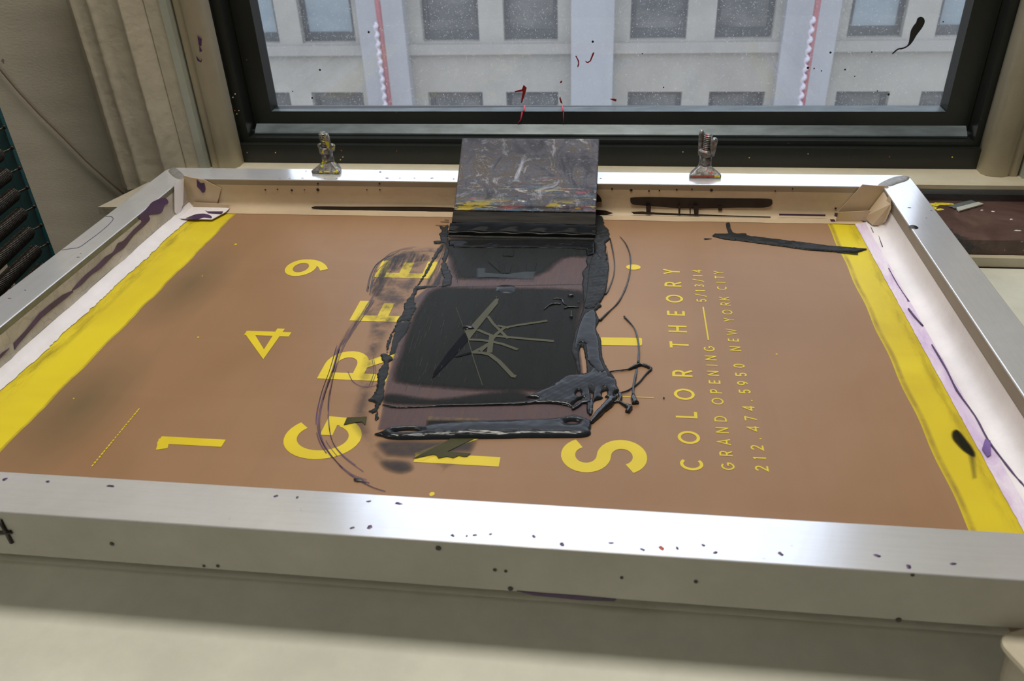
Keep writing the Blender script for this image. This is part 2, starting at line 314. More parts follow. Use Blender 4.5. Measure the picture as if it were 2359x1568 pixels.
def ribbon(pts, w_, closed=False):
    P = [np.array(p, float) for p in pts]; n = len(P); L_, R_ = [], []
    for i in range(n):
        a = P[i]-P[i-1] if (i > 0 or closed) else P[1]-P[0]; b = P[(i+1) % n]-P[i] if (i < n-1 or closed) else P[-1]-P[-2]
        a = a/np.linalg.norm(a); b = b/np.linalg.norm(b); t = a+b; t = t/max(np.linalg.norm(t), 1e-6); m = np.array([-t[1], t[0]]); k = w_/2/max(.45, m@np.array([-a[1], a[0]]))
        L_.append(P[i]+m*k); R_.append(P[i]-m*k)
    return L_, R_
def flat_ribbon(mb, pts, w_, z, closed=False):
    L_, R_ = ribbon(pts, w_, closed); n = len(L_); vs = [(*p, z) for p in L_]+[(*p, z) for p in R_]
    mb.add(vs, [(i, (i+1) % n, n+(i+1) % n, n+i) for i in range(n if closed else n-1)])
def patch(name, poly2, z, m, parent, thick=.0003):
    mb = MB().prism([(x, y, z) for x, y in poly2], (0, 0, thick)); return mb.build(name, m, parent)
# heightfield ink blob: outline rings (plane coords), rounded rim of radius r, height h
def noise2(x, y, s, seed=0):
    r_ = np.random.default_rng(seed); v = 0
    for k in range(5):
        a = r_.uniform(0, 6.28); f = s*r_.uniform(.5, 2); v = v+np.sin((x*np.cos(a)+y*np.sin(a))*f+r_.uniform(0, 6.28))
    return v/5
def blob(name, rings, m, parent, h=.001, r=.004, g=.001, z0=ZM+.0006, wob=0, ws=300, cov=None, jag=0, seed=1, smooth=True):
    rr = []
    for R in rings:
        A = np.array(R, float)
        if jag:
            Q = []
            for i in range(len(A)):
                a, b = A[i], A[(i+1) % len(A)]; k = max(1, int(np.linalg.norm(b-a)/.002))
                for j in range(k): Q.append(a+(b-a)*j/k)
            A = np.array(Q); A = A+rng.normal(0, jag, A.shape)
        rr.append(A)
    allp = np.vstack(rr); x0, y0 = allp.min(0)-2*g; x1, y1 = allp.max(0)+2*g
    xs = np.arange(x0, x1+g, g); ys = np.arange(y0, y1+g, g); X, Y = np.meshgrid(xs, ys); P = np.stack([X.ravel(), Y.ravel()], 1)
    best = np.full(len(P), 1e9); near = P.copy(); ins = np.zeros(len(P), bool)
    for A in rr:
        B = np.roll(A, -1, 0)
        for a, b in zip(A, B):
            d = b-a; L2 = d@d+1e-18; t = np.clip(((P-a)@d)/L2, 0, 1); q = a+t[:, None]*d; dd = np.hypot(*(P-q).T); k = dd < best; best[k] = dd[k]; near[k] = q[k]
            c = (a[1] > P[:, 1]) != (b[1] > P[:, 1])
            if abs(b[1]-a[1]) > 1e-12: c &= P[:, 0] < (b[0]-a[0])*(P[:, 1]-a[1])/(b[1]-a[1])+a[0]; ins ^= c
    d = np.where(ins, best, -best); snap = (d < .25*g) & (d > -1.5*g); P[snap] = near[snap]; dz = np.clip(d, 0, None); dz[snap] = 0
    prof = np.sqrt(np.clip(1-(1-np.clip(dz/r, 0, 1))**2, 0, 1)); nz_ = .5*noise2(P[:, 0], P[:, 1], ws, seed)+.35*noise2(P[:, 0], P[:, 1], ws*.37, seed+9)+.3*noise2(P[:, 0], P[:, 1], ws*2.3, seed+5); Z = z0+h*prof*(1+wob*nz_); Z[snap] = z0
    ny, nx = X.shape; idx = np.arange(nx*ny).reshape(ny, nx); q = np.stack([idx[:-1, :-1], idx[:-1, 1:], idx[1:, 1:], idx[1:, :-1]], -1).reshape(-1, 4)
    ok = (d[q] > -1.5*g).all(1) & (d[q] >= .25*g).any(1); q = q[ok]; used, inv = np.unique(q, return_inverse=True); q = inv.reshape(-1, 4)
    o = obj(name, np.column_stack([P[used], Z[used]]), q.tolist(), m, parent, smooth)
    if cov is not None:
        at = o.data.attributes.new('cov', 'FLOAT', 'POINT')
        if len(at.data) == len(used): at.data.foreach_set('value', np.clip(dz[used]/cov, 0, 1).astype(np.float32))
    return o
# ================================================================== ROOM
WY = .69                                # plane of the taupe wall
gL, gR = aty(640, 245, .762).x, aty(2166, 241, .762).x
fL, fR = aty(545, 370, .712).x, aty(2272, 380, .712).x
TOP = 1.5
def wallbox(name, a, b, m): return struct(MB().box(a, b).build(name, m))
wallbox('floor', (-1.8, -3.2, -.95), (3.0, .9, -.85), 'floor')
wallbox('ceiling', (-1.8, -3.2, 1.72), (3.0, .9, 1.8), 'room')
wallbox('wall_left', (-1.9, -3.2, -.95), (-1.8, .9, 1.8), 'room')
wallbox('wall_right', (3.0, -3.2, -.95), (3.1, .9, 1.8), 'room')
wallbox('wall_behind', (-1.8, -3.3, -.95), (3.0, -3.2, 1.8), 'room')
wb = MB()
wb.box((-1.8, WY, -.85), (-.005, .9, 1.72)); wb.box((1.115, WY, -.85), (3.0, .9, 1.72))
wb.box((-.005, WY, TOP), (1.115, .9, 1.72)); wb.box((-.005, WY, -.85), (1.115, .9, SZ-.03))
struct(wb.build('wall_back', 'wall'))
# moulded casing left of the window (trim_1): profile in X,Y extruded upward
def extrude_z(prof, z0, z1, name, m, parent=None, smooth=False): return MB().prism([(x, y, z0) for x, y in prof], (0, 0, z1-z0)).build(name, m, parent, smooth)
def wavy_casing():
    xs = [-.114, -.110, -.104, -.100, -.0965, -.093, -.080, -.0745, -.071, -.066, -.040, -.036, -.0325, -.028, -.018, -.012, -.008]
    ys = [.688, .678, .672, .670, .6655, .670, .671, .6665, .6685, .672, .673, .669, .6655, .671, .676, .684, .689]
    px_, py_ = [xs[0]], [ys[0]]
    for i in range(1, len(xs)-1):
        for j in (-1, 1): q = .22; px_.append(xs[i]+(xs[i+j]-xs[i])*q); py_.append(ys[i]+(ys[i+j]-ys[i])*q)
    px_.append(xs[-1]); py_.append(ys[-1]); xs, ys = px_, py_
    vs = []; fs = []; zs = np.arange(LZ, 1.6, .006); n = len(xs)
    for j, z in enumerate(zs):
        for i in range(n): k = 0 if i in (0, n-1) else 1; vs.append((xs[i]+k*.0003*math.sin(z*37+i*.6)+k*random.gauss(0, .00012), ys[i]+k*random.gauss(0, .00025), z))
    for j in range(len(zs)-1):
        for i in range(n-1): fs.append((j*n+i, j*n+i+1, (j+1)*n+i+1, (j+1)*n+i))
    return struct(obj('trim_1', vs, fs, 'cream_dark', None, True))
wavy_casing()
struct(extrude_z([(-.009, .688), (-.009, .684), (.013, .684), (.013, .72), (-.009, .72)], SZ-.03, 1.6, 'trim_2', 'cream_dark'))
struct(extrude_z([(.0125, .681), (.0225, .681), (.0225, .72), (.0125, .72)], SZ, 1.6, 'trim_3', 'greystrip'))
struct(extrude_z([(.0235, .72), (.0235, .694), (.027, .689), (.032, .6875), (.036, .690), (.0385, .6875), (.046, .685), (.056, .686), (.0605, .690), (.0635, .697), (.0635, .712), (.058, .72)], SZ, 1.6, 'trim_4', 'cream', None, True))
struct(extrude_z([(1.043, .712), (1.043, .697), (1.047, .690), (1.053, .686), (1.064, .685), (1.071, .6875), (1.0735, .690), (1.076, .688), (1.082, .688), (1.086, .694), (1.086, .72), (1.043, .72)], SZ, 1.6, 'trim_5', 'cream', None, True))
struct(extrude_z([(1.0865, .682), (1.0865, .72), (1.17, .72), (1.17, .678), (1.10, .678)], SZ, 1.6, 'trim_6', 'greystrip'))
# window stool
sp_ = [(0, .668, SZ-.010), (0, .6655, SZ-.008), (0, .6655, SZ-.003), (0, .670, SZ), (0, .775, SZ), (0, .775, SZ-.010)]
struct(MB().prism([(-.015, y, z) for _, y, z in sp_], (1.125, 0, 0)).build('trim_7', 'cream'))
struct(MB().prism([(-.090, .583, LZ), (-.050, .585, LZ), (-.050, .69, LZ), (-.060, .69, LZ)], (0, 0, .010)).build('trim_8', 'cream_dark'))
# painted ledge below the stool
lg = thing('window_ledge', 'worn maroon painted ledge with colour spatters beside the screen, below the window', 'ledge', (.55, .6, LZ))
mb = MB(); vs = []; n = 60
fr_ = [(1.30*i/n-.02, .556+.0015*math.sin(i*1.7)+.001*math.sin(i*5.1)) for i in range(n+1)]
mb.prism([(x, y, LZ-.018) for x, y in fr_]+[(1.28, .6899, LZ-.018), (-.02, .6899, LZ-.018)], (0, 0, .018)); mb.build('ledge_top', 'ledge', lg)
MB().box((-.02, .548, TZ+.0003), (1.28, .66, LZ-.0185)).build('edge_strip', 'cream', lg)
def spot(cx, cy, rx, ry, z, name, m, parent, h=.0006, irr=.25, ang=0, n=14):
    ring = []; ph = random.random()*6
    for i in range(n):
        a = 2*math.pi*i/n; k = 1+irr*math.sin(2*a+ph)*.5+irr*random.uniform(-.5, .5); x, y = rx*k*math.cos(a), ry*k*math.sin(a)
        ring.append((cx+x*math.cos(ang)-y*math.sin(ang), cy+x*math.sin(ang)+y*math.cos(ang)))
    v = [(*p, z) for p in ring]+[(cx+(x-cx)*.7, cy+(y-cy)*.7, z+h) for x, y in ring]+[(cx, cy, z+h*1.15)]
    f = [(i, (i+1) % n, n+(i+1) % n, n+i) for i in range(n)]+[(n+i, n+(i+1) % n, 2*n) for i in range(n)]
    return obj(name, v, f, m, parent, True)
for px, py, r1, r2, m in ((2160, 470, .010, .006, 'ypaint'), (2150, 478, .006, .004, 'ypaint'), (2185, 470, .005, .003, 'ypaint'), (2165, 482, .004, .003, 'ypaint'), (2330, 505, .002, .0008, 'tape_white'), (2262, 484, .002, .0008, 'tape_white'), (2288, 487, .002, .0008, 'tape_white'), (2345, 531, .003, .001, 'tape_white')):
    p = atz(px, py, LZ); spot(p.x, p.y, r1, r2, LZ, 'paint_spot', m, lg, .0005, .6)
# ------------------------------------------------------------------ window_1
w1 = bpy.data.objects.new('window_1', None); COL.objects.link(w1); w1.location = (.55, .75, 0); struct(w1)
def ring_part(name, xo0, xo1, zo0, zo1, xi0, xi1, zi0, zi1, y0, y1, m, parent, bev=0):
    o0 = [(xo0, zo0), (xo1, zo0), (xo1, zo1), (xo0, zo1)]; i0 = [(xi0, zi0), (xi1, zi0), (xi1, zi1), (xi0, zi1)]
    v = [(x, y0, z) for x, z in o0]+[(x, y0+bev, z) for x, z in i0]+[(x, y1, z) for x, z in o0]+[(x, y1, z) for x, z in i0]; f = []
    for k in range(4): j = (k+1) % 4; f += [(k, j, 4+j, 4+k), (4+k, 4+j, 12+j, 12+k), (8+k, 12+k, 12+j, 8+j), (k, 8+k, 8+j, j)]
    return MB().add(v, f).build(name, m, parent)
x1a, x1b = aty(571, 313, .720).x, aty(2246, 321, .720).x
x2a, x2b = aty(625, 259, .747).x, aty(2181, 254, .747).x
za = lambda y, Y: aty(1180, y, Y).z
ring_part('outer_frame', fL, fR, SZ+.0005, TOP+.05, x1a-.012, x1b+.012, za(337, .712), TOP, .712, .79, 'black_frame', w1)
ring_part('inner_frame', x1a-.012, x1b+.012, za(337, .712), TOP, x1a, x1b, za(321, .7215), TOP-.02, .7215, .79, 'black_frame', w1)
zs0 = za(321, .7215)
ring_part('sash', x1a+.001, x1b-.001, za(307, .735), TOP-.02, x2a, x2b, za(257, .747), TOP-.06, .747, .7665, 'black_frame', w1)
ring_part('glazing_bead', x2a, x2b, za(257, .747), TOP-.06, gL, gR, za(243, .762), TOP-.075, .747, .7625, 'black_frame', w1, .0135)
zl = za(306, .735)
MB().prism([(x1a+.004, .735, zs0+.001), (x1a+.004, .735, zl-.0015), (x1a+.004, .7365, zl), (x1a+.004, .748, za(285, .747)), (x1a+.004, .748, zs0+.001)], (x1b-x1a-.008, 0, 0)).build('sash_lip', 'sky_sheen_lip', w1)
MB().add([(x2a+.001, .7465, za(257, .7465)), (x2b-.001, .7465, za(256, .7465)), (gR-.001, .7615, za(242.5, .7615)), (gL+.001, .7615, za(243.5, .7615))], [(0, 1, 2, 3)]).build('lower_bead_sheen', 'sky_sheen_lip', w1)  # sheet over the black bead, coloured as its sky reflection
pane = MB().box((gL-.003, .7627, za(243, .762)-.003), (gR+.003, .7655, TOP-.07)).build('pane', 'glass', w1)
def onglass(px, py): p = aty(px, py, .7625); return (p.x, p.z)
def ywall_blob(name, pts, Y, m, parent, t=.0006):
    P = [(x, Y, z) for x, z in pts]; return MB().prism(P, (0, -t, 0)).build(name, m, parent)
def gpoly(pts, ox, oy, s): return [onglass(ox+x/s, oy+y/s) for x, y in pts]
s5 = 3.873
ywall_blob('paint_drip', cat_rom(gpoly([(1440, 148), (1465, 165), (1470, 200), (1445, 250), (1400, 310), (1360, 375), (1320, 415), (1270, 438), (1235, 442), (1190, 478), (1183, 472), (1230, 432), (1290, 418), (1325, 390), (1338, 330), (1350, 270), (1375, 225), (1395, 200), (1410, 160)], 1750, 0, s5), 3), .7626, 'blackglass', pane, .0012)
s4 = 3.805
for pts in ([(20, 797), (85, 782), (100, 742), (128, 768), (108, 840), (88, 895), (75, 905), (82, 860), (92, 800), (25, 808)], [(412, 860), (422, 845), (432, 880), (442, 908), (425, 902)],
            [(553, 490), (562, 487), (585, 530), (588, 560), (578, 590), (570, 582), (578, 555), (572, 525)], [(640, 530), (660, 542), (680, 530), (705, 462), (720, 456), (718, 470), (690, 535), (665, 552), (648, 548)],
            [(852, 866), (890, 862), (915, 868), (910, 888), (890, 882)], [(420, 715), (432, 705), (440, 712), (430, 728), (420, 726)]):
    ywall_blob('paint_splash', gpoly(pts, 1180, 0, s4), .7626, 'redglass', pane, .0008)
for px, py in ((706/s4+1180, 365/s4), (1327/s4+1180, 765/s4), (1141/s4+1180, 470/s4), (606/s4+560, 857/s4), (434/s4+560, 800/s4), (674/s4+560, 612/s4), (1101/s4+560, 281/s4), (430/s5+1750, 604/s5), (552/s5+1750, 632/s5), (762/s5+1750, 620/s5), (848/s5+1750, 680/s5), (632/s5+1750, 468/s5), (1637/s5+1750, 194/s5), (1050/s5+1750, 811/s5), (486/s5+1750, 611/s5), (1000/s5+1750, 463/s5), (1150/s5+1750, 842/s5)):
    c = onglass(px, py); r = random.uniform(.0008, .0016)
    ywall_blob('paint_speck', [(c[0]+r*math.cos(a*.785), c[1]+r*math.sin(a*.785)) for a in range(8)], .7626, 'blackglass', pane, .0005)
def run(pts, Y, m, parent, r, name='paint_run'):
    P = [aty(x, y, Y+dy) for x, y, dy in pts]; return MB().tube(P, r, 6).build(name, m, parent, True)
run([(1209, 243, .015), (1207, 256, 0)], .747, 'pink', w1, [.0011, .0012]); run([(1203, 258, 0), (1200, 276, 0), (1193, 284, 0)], .7465, 'pink', w1, [.0013, .0009, .0005])
run([(1295, 243, .015), (1297, 256, 0)], .747, 'pink', w1, [.0011, .0010]); run([(1298, 258, 0), (1298, 286, 0)], .7465, 'pink', w1, [.0006, .0005])
for k in range(16):
    px, py = random.uniform(480, 530), random.uniform(20, 300); px += (py-150)*.24
    p = aty(px, py, .7115); 
    if p.x > fL+.004: MB().tube([p, p+Vector((0, -.0006, 0))], random.uniform(.0006, .0011), 6).build('paint_speck', random.choice(['ypaint', 'tape_grey', 'rpaint', 'cream']), w1)
for k in range(14):
    p = aty(random.uniform(560, 2220), random.uniform(346, 374), .7118); MB().tube([p, p+Vector((0, -.0006, 0))], random.uniform(.0006, .0012), 6).build('paint_speck', random.choice(['ypaint', 'tape_grey', 'rpaint']), w1)
for a in ([(455, 84), (464, 90), (463, 107), (458, 104)], [(459, 106), (465, 118), (460, 120)], [(452, 130), (462, 142), (465, 136), (463, 144), (455, 140)]):
    struct(MB().prism([aty(x, y, .6845) for x, y in a], (0, .0012, 0)).build('trim_9', 'purple'))
# wall cable
cb = [aty(x, y, .686) for x, y in ((-20, 135), (0, 160), (40, 208), (90, 262), (140, 311), (200, 372), (250, 417), (296, 456), (330, 480))]
tag(MB().tube([Vector(p) for p in cb], .0011, 6).build('wall_cable', 'cable', None, True), 'thin brown cable stretched diagonally across the taupe wall', 'cable')
# ================================================================== STREET FACADE
FYY = 15.0
def fx(px, py=95, Y=FYY): return aty(px, py, Y).x
bd = thing('office_building', 'pale limestone office building across the street with rows of dark windows', 'building', (0, FYY, -12))
rows = [(-2.96+2.9*k) for k in (-2, -1, 0, 1)]
colp = [(560, 645), (697, 820), (975, 1105), (1161, 1285), (1451, 1580), (1645, 1778), (1948, 2075), (2150, 2270)]
cols = [(fx(a), fx(b)) for a, b in colp]; cols[0] = (cols[0][1]-1.05, cols[0][1])
zw0 = aty(1180, 95, FYY).z; zl0 = aty(1180, 212, FYY).z; Hh = 1.95; pitch = (zw0-zl0)+Hh
# wall with window openings
mbw = MB(); xs = sorted([-14]+[v for c in cols for v in c]+[16]); zlv = []
for k in (-2, -1, 0, 1): zlv += [zw0+k*pitch, zw0+k*pitch+Hh]
zlv = [-16]+zlv+[zw0+2*pitch-.4]
for i in range(len(xs)-1):
    for j in range(len(zlv)-1):
        if i % 2 == 1 and j % 2 == 1: continue
        mbw.box((xs[i], FYY, zlv[j]), (xs[i+1], FYY+.35, zlv[j+1]))
mbw.build('wall', 'stone', bd)
MB().box((-14, FYY+.6, -16), (16, FYY+4, zlv[-1])).build('core', 'fwin', bd)
MB().box((-14, FYY-.35, zlv[-1]), (16, FYY+4, zlv[-1]+.5)).build('cornice', 'stone3', bd)
for (a, b) in ((836, 940), (1318, 1415), (1800, 1922)):
    MB().box((fx(a, 60), FYY-.28, -16), (fx(b, 60), FYY-.001, zlv[-1])).build('pilaster', 'stone2', bd)
segs = [(-14, fx(836, 60)), (fx(940, 60), fx(1318, 60)), (fx(1415, 60), fx(1800, 60)), (fx(1922, 60), 16)]
for k in (-2, -1, 0, 1):
    z = zw0+k*pitch
    for a, b in segs: MB().box((a, FYY-.14, z-.20), (b, FYY-.001, z-.02)).build('window_ledge', 'stone3', bd)
    for i, (a, b) in enumerate(cols):
        fr = MB(); t = .09; tb = .16
        fr.box((a, FYY+.16, z), (a+t, FYY+.24, z+Hh)); fr.box((b-t, FYY+.16, z), (b, FYY+.24, z+Hh)); fr.box((a+t, FYY+.16, z), (b-t, FYY+.24, z+tb)); fr.box((a+t, FYY+.16, z+Hh-t), (b-t, FYY+.24, z+Hh))
        f = fr.build('window', 'fwin', bd); MB().box((a+t, FYY+.2, z+tb), (b-t, FYY+.22, z+Hh-t)).build('pane', 'fp_blind' if (i in (0, 1, 6, 7) and k == 0) else 'fp_dark', f)
for a, b, lab in ((869, 897.5, 'faded red vertical pole with white rope on the left pilaster across the street'), (1885, 1848, 'faded red vertical pole with white rope on the right pilaster across the street')):
    x = aty(a, 0, 14.3).x; t = thing('flagpole', lab, 'pole', (x, 14.3, -9), 'red poles on the opposite facade')
    MB().tube([(x, 14.3, -9), (x, 14.3, 1)], .05, 10).build('pole', 'redpole', t, True)
    rp = []; z = -6.0
    while z < -2.5: rp.append((x-.06+.02*math.sin(z*41)+(.0), 14.22, z)); z += .025
    MB().tube(rp, [.030+.014*math.sin(p[2]*41+1) for p in rp], 8).build('rope', 'rope', t, True)
    for zz in (-9, -5.4, -.5): MB().box((x-.05, 14.3, zz), (x+.05, 14.64, zz+.1)).build('bracket', 'redpole', t)
tag(MB().box((-40, 2, -16.5), (40, 40, -16)).build('street', 'floor'), 'grey street far below the window', 'street')['kind'] = 'structure'
# ================================================================== TABLE
tb = thing('printing_table', 'white laminate printing table under the aluminium screen frame', 'table', (.6, .15, -.85))
MB().box((.004, -.42, TZ-.028), (1.75, .546, TZ)).build('tabletop', 'table', tb, False, .0015)
for x, y in ((.05, -.37), (1.7, -.37), (.05, .50), (1.7, .50)): MB().box((x-.025, y-.025, -.85), (x+.025, y+.025, TZ-.0285)).build('leg', 'steel_dark', tb)
# ================================================================== SCREEN FRAME
sf = thing('screen_printing_frame', 'large aluminium screen printing frame with yellow mesh and brown stencil, lying before the window', 'frame', (FX/2, FY/2, -H))
def arc(cx, cy, r, a0, a1, n=4): return [(cx+r*math.cos(math.radians(a0+(a1-a0)*i/n)), cy+r*math.sin(math.radians(a0+(a1-a0)*i/n))) for i in range(n+1)]
RC = .014
bars = [([(W, W), (FX-W, W)]+arc(FX-RC, RC, RC, -45, -90)+arc(RC, RC, RC, -90, -135), 'alu_x', 'front rail of brushed aluminium'),
        ([(FX-W, FY-W), (W, FY-W)]+arc(RC, FY-RC, RC, 135, 90)+arc(FX-RC, FY-RC, RC, 90, 45), 'alu_x', None),
        ([(W, FY-W), (W, W)]+arc(RC, RC, RC, 225, 180)+arc(RC, FY-RC, RC, 180, 135), 'alu_y', None),
        ([(FX-W, W), (FX-W, FY-W)]+arc(FX-RC, FY-RC, RC, 45, 0)+arc(FX-RC, RC, RC, 0, -45), 'alu_y', None)]
barobj = []
for pl, m, _ in bars: barobj.append(MB().prism([(x, y, -H) for x, y in pl], (0, 0, H)).build('frame_rail', m, sf, False, .0009))
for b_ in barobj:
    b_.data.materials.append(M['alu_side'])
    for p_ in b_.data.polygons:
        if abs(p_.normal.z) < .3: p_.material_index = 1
# foot blocks that lift the frame off the table
for x in (.06, FX-.06): MB().box((x-.02, .02, TZ), (x+.02, .036, -H-.0008)).build('spacer', 'tape_cream', sf)
ms = MB().box((W+.0003, W+.0003, ZM-.0003), (FX-W-.0003, FY-W-.0003, ZM)).build('screen_mesh', 'mesh', sf)
eL = [(478, 560), (330, 706), (190, 848), (0, 1044)]; eR = [(1905, 515), (1935, 580), (2080, 890), (2160, 1065), (2228, 1214)]
L_ = Z2(eL); R_ = Z2(eR)
def line_x(P, y):
    A = np.array(P); c = np.polyfit(A[:, 1], A[:, 0], 1); return c[0]*y+c[1]
yl = np.linspace(W+.0006, FY-W-.0006, 60)
lft = [(line_x(L_, y)+.0006*math.sin(y*90)+random.gauss(0, .0003), y) for y in yl]; rgt = [(line_x(R_, y)+.0007*math.sin(y*70), y) for y in yl]
em = patch('emulsion', lft+rgt[::-1], ZM+.00001, 'emulsion', sf, .00025)
# brown smear edges of the emulsion over the yellow bands
def strip_l(off0, off1, cov, m, z):
    P = [(x+off0, y) for x, y in lft]+[(x+off1, y) for x, y in lft[::-1]]; return blob('emulsion_edge', [P], m, em, .00001, .001, .004, z, 0, 1, cov)
M['edgefilm'] = film('thin_emulsion_edge', (.36, .24, .06), .6, (2, 5, 1), .3, .6, .4, .4, .3)
blob('emulsion_edge', [[(x, y) for x, y in rgt]+[(x+.006, y) for x, y in rgt[::-1]]], 'edgefilm', em, .00001, .001, .0015, ZM+.0004, 0, 1, .003)
blob('emulsion_edge', [[(x+.001, y) for x, y in lft]+[(x-.003, y) for x, y in lft[::-1]]], 'edgefilm', em, .00001, .001, .0015, ZM+.0004, 0, 1, .002)
# grimy brushing at the outside of the left yellow band
tL = Z2([(372, 560), (200, 728), (0, 899)]); tR = Z2([(1972, 522), (2004, 580), (2190, 920), (2359, 1228)])
M['grime'] = film('brown_grime_on_mesh', (.20, .14, .02), .4, (14, 3, 1), .45, .62, .4, .4)
blob('mesh_grime', [[(line_x(tL, y)-.002, y) for y in yl]+[(line_x(tL, y)+.018, y) for y in yl[::-1]]], 'grime', ms, .00001, .001, .002, ZM+.0003, 0, 1, .01)
blob('mesh_grime', [[(line_x(tR, y)+.002, y) for y in yl]+[(line_x(tR, y)-.012, y) for y in yl[::-1]]], 'grime', ms, .00001, .001, .002, ZM+.0003, 0, 1, .01)
# ---------------- stencil lettering (u = reading direction = +Y, v = up = -X)
def ell(cx, cy, rx, ry, a0, a1, n=18): return [(cx+rx*math.cos(math.radians(a0+(a1-a0)*i/n)), cy+ry*math.sin(math.radians(a0+(a1-a0)*i/n))) for i in range(n+1)]
def glyph(ch, w, s):
    h = s/2; c = w/2; x0, x1, y0, y1 = h, w-h, h, 1-h; rx = (w-s)/2; ry = (1-s)/2
    G_ = {'I': [[(c, 0), (c, 1)]], '1': [[(c+.1*w, 0), (c+.1*w, 1-.02)], [(c+.1*w+h*.6, 1-h), (c-.32*w, .84)]], 'T': [[(c, 0), (c, 1-s)], [(0, y1), (w, y1)]], 'L': [[(x0, 1), (x0, y0), (w, y0)]],
      'E': [[(w, y1), (x0, y1), (x0, y0), (w, y0)], [(x0, .5), (w*.92, .5)]], 'H': [[(x0, 0), (x0, 1)], [(x1, 0), (x1, 1)], [(x0, .5), (x1, .5)]], 'F': [[(w, y1), (x0, y1), (x0, 0)], [(x0, .5), (w*.9, .5)]],
      'N': [[(x0, 0), (x0, 1)], [(x1, 0), (x1, 1)], [(x0, 1-h*.3), (x1, h*.3)]], 'A': [[(h*.9, 0), (c, 1-h*.3), (w-h*.9, 0)], [(.22*w, .3), (.78*w, .3)]], 'Y': [[(h*.8, 1), (c, .45), (c, 0)], [(w-h*.8, 1), (c, .45)]],
      'K': [[(x0, 0), (x0, 1)], [(w-h*.5, 1), (x0+h, .42)], [(x0+.28*w, .58), (w-h*.3, 0)]], 'W': [[(h*.7, 1), (.28*w, h), (.5*w, .85), (.72*w, h), (w-h*.7, 1)]], '/': [[(0, -.1), (w, 1.1)]], '-': [[(0, .5), (w, .5)]],
      'O': [ell(c, .5, rx, ry, 0, 360, 32)], '0': [ell(c, .5, rx, ry, 0, 360, 32)], 'C': [ell(c, .5, rx*1.05, ry, 48, 312, 26)], 'G': [ell(c, .5, rx, ry, 50, 335, 28), [(c+.05*w, .47), (x1, .47), (x1-.02*w, .22)]],
      'D': [[(x0, 0), (x0, 1)], [(x0, y1), (w*.4, y1)]+ell(w*.4, .5, w*.6-h, ry, 90, -90, 16)[1:]+[(x0, y0)]], 'P': [[(x0, 0), (x0, 1)], [(x0, y1), (w*.5, y1)]+ell(w*.5, .5+(y1-.5)/2+.0, w*.5-h, (y1-.44)/2, 90, -90, 12)[1:]+[(x0, .44+.03)]],
      'R': [[(x0, 0), (x0, 1)], [(x0, y1), (w*.5, y1)]+ell(w*.5, (y1+.44)/2, w*.48-h, (y1-.44)/2, 90, -90, 12)[1:]+[(x0, .44)], [(w*.48, .44), (w-h*.6, 0)]],
      'S': [ell(c, .5+ry/2, rx, ry/2, 25, 270, 20)+ell(c, .5-ry/2, rx, ry/2, 90, -155, 20)[1:]], '2': [ell(c, .7, rx, .3-h, 165, -35, 16)+[(x0, y0), (w, y0)]],
      '3': [ell(c-.05*w, .745, rx*.95, .255-h, 140, -80, 14)+ell(c-.05*w, .28, rx, .28-h, 80, -145, 14)], '4': [[(x1-.12*w, 0), (x1-.12*w, 1)], [(x1-.12*w, 1-h), (x0, .28), (w, .28)]], '5': [[(w*.9, y1), (x0+.06*w, y1), (x0, .55)]+ell(c-.03*w, .32, rx, .32-h, 125, -150, 18)],
      '7': [[(0, y1), (w-h, y1), (w*.3, 0)]], '9': [ell(c, .66, rx, .34-h, 0, 360, 24), ell(c-.55*w, .62, .55*w+rx, .62-h*.5, 0, -62, 12)], '.': [[(c-s*.55, s*.55), (c+s*.55, s*.55)]]}
    return G_[ch]
def letter(mb, ch, u0, u1, Xb, Xt, s, slope=0, z=ZM+.0005):
    hgt = Xb-Xt; w_ = (u1-u0)/hgt
    for pl in glyph(ch, w_, s):
        cl = len(pl) > 20 and np.hypot(pl[0][0]-pl[-1][0], pl[0][1]-pl[-1][1]) < 1e-6; pp = pl[:-1] if cl else pl
        flat_ribbon(mb, [(Xb-v*hgt, u0+u*hgt) for u, v in pp], s*hgt, z, cl); z += .00006
def py2u(x, y): return atz(x, y).y
def big(ch, lo, hi, Xb, Xt, s=.165, m='stencil'):
    mb = MB(); letter(mb, ch, py2u(*lo), py2u(*hi), Xb, Xt, s); o = mb.build('stencil_letter', m, ms); return o
big('1', (440, 1048), (440, 998), .2860, .2300, .16); big('4', (600, 822), (630, 757), .2820, .2365, .17); big('9', (700, 637), (700, 598), .2780, .2270, .17)
GT, GB = .3325, .3955
big('G', (735, 1059), (760, 960), GB, GT, .165); big('R', (790, 875), (800, 808), GB, GT, .165); big('E', (840, 740), (850, 694), GB, GT, .175); big('E', (900, 640), (900, 601), GB, GT, .175)
big('N', (1050, 1070), (1060, 963), .5100, .4440, .165); big('E', (1160, 649), (1160, 606), .5100, .4440, .175, 'stencil_dark'); big('S', (1390, 1091), (1390, 1012), .6215, .5560, .165); patch('stencil_letter', Z2([(1384, 778), (1476, 779), (1479, 781), (1479, 795), (1476, 797), (1384, 796)]), ZM+.0005, 'stencil', ms, .0001)
p = atz(1459, 616); spot(p.x, p.y, .0078, .0062, ZM+.00055, 'stencil_letter', 'stencil', ms, .00005, 0, 0, 24)
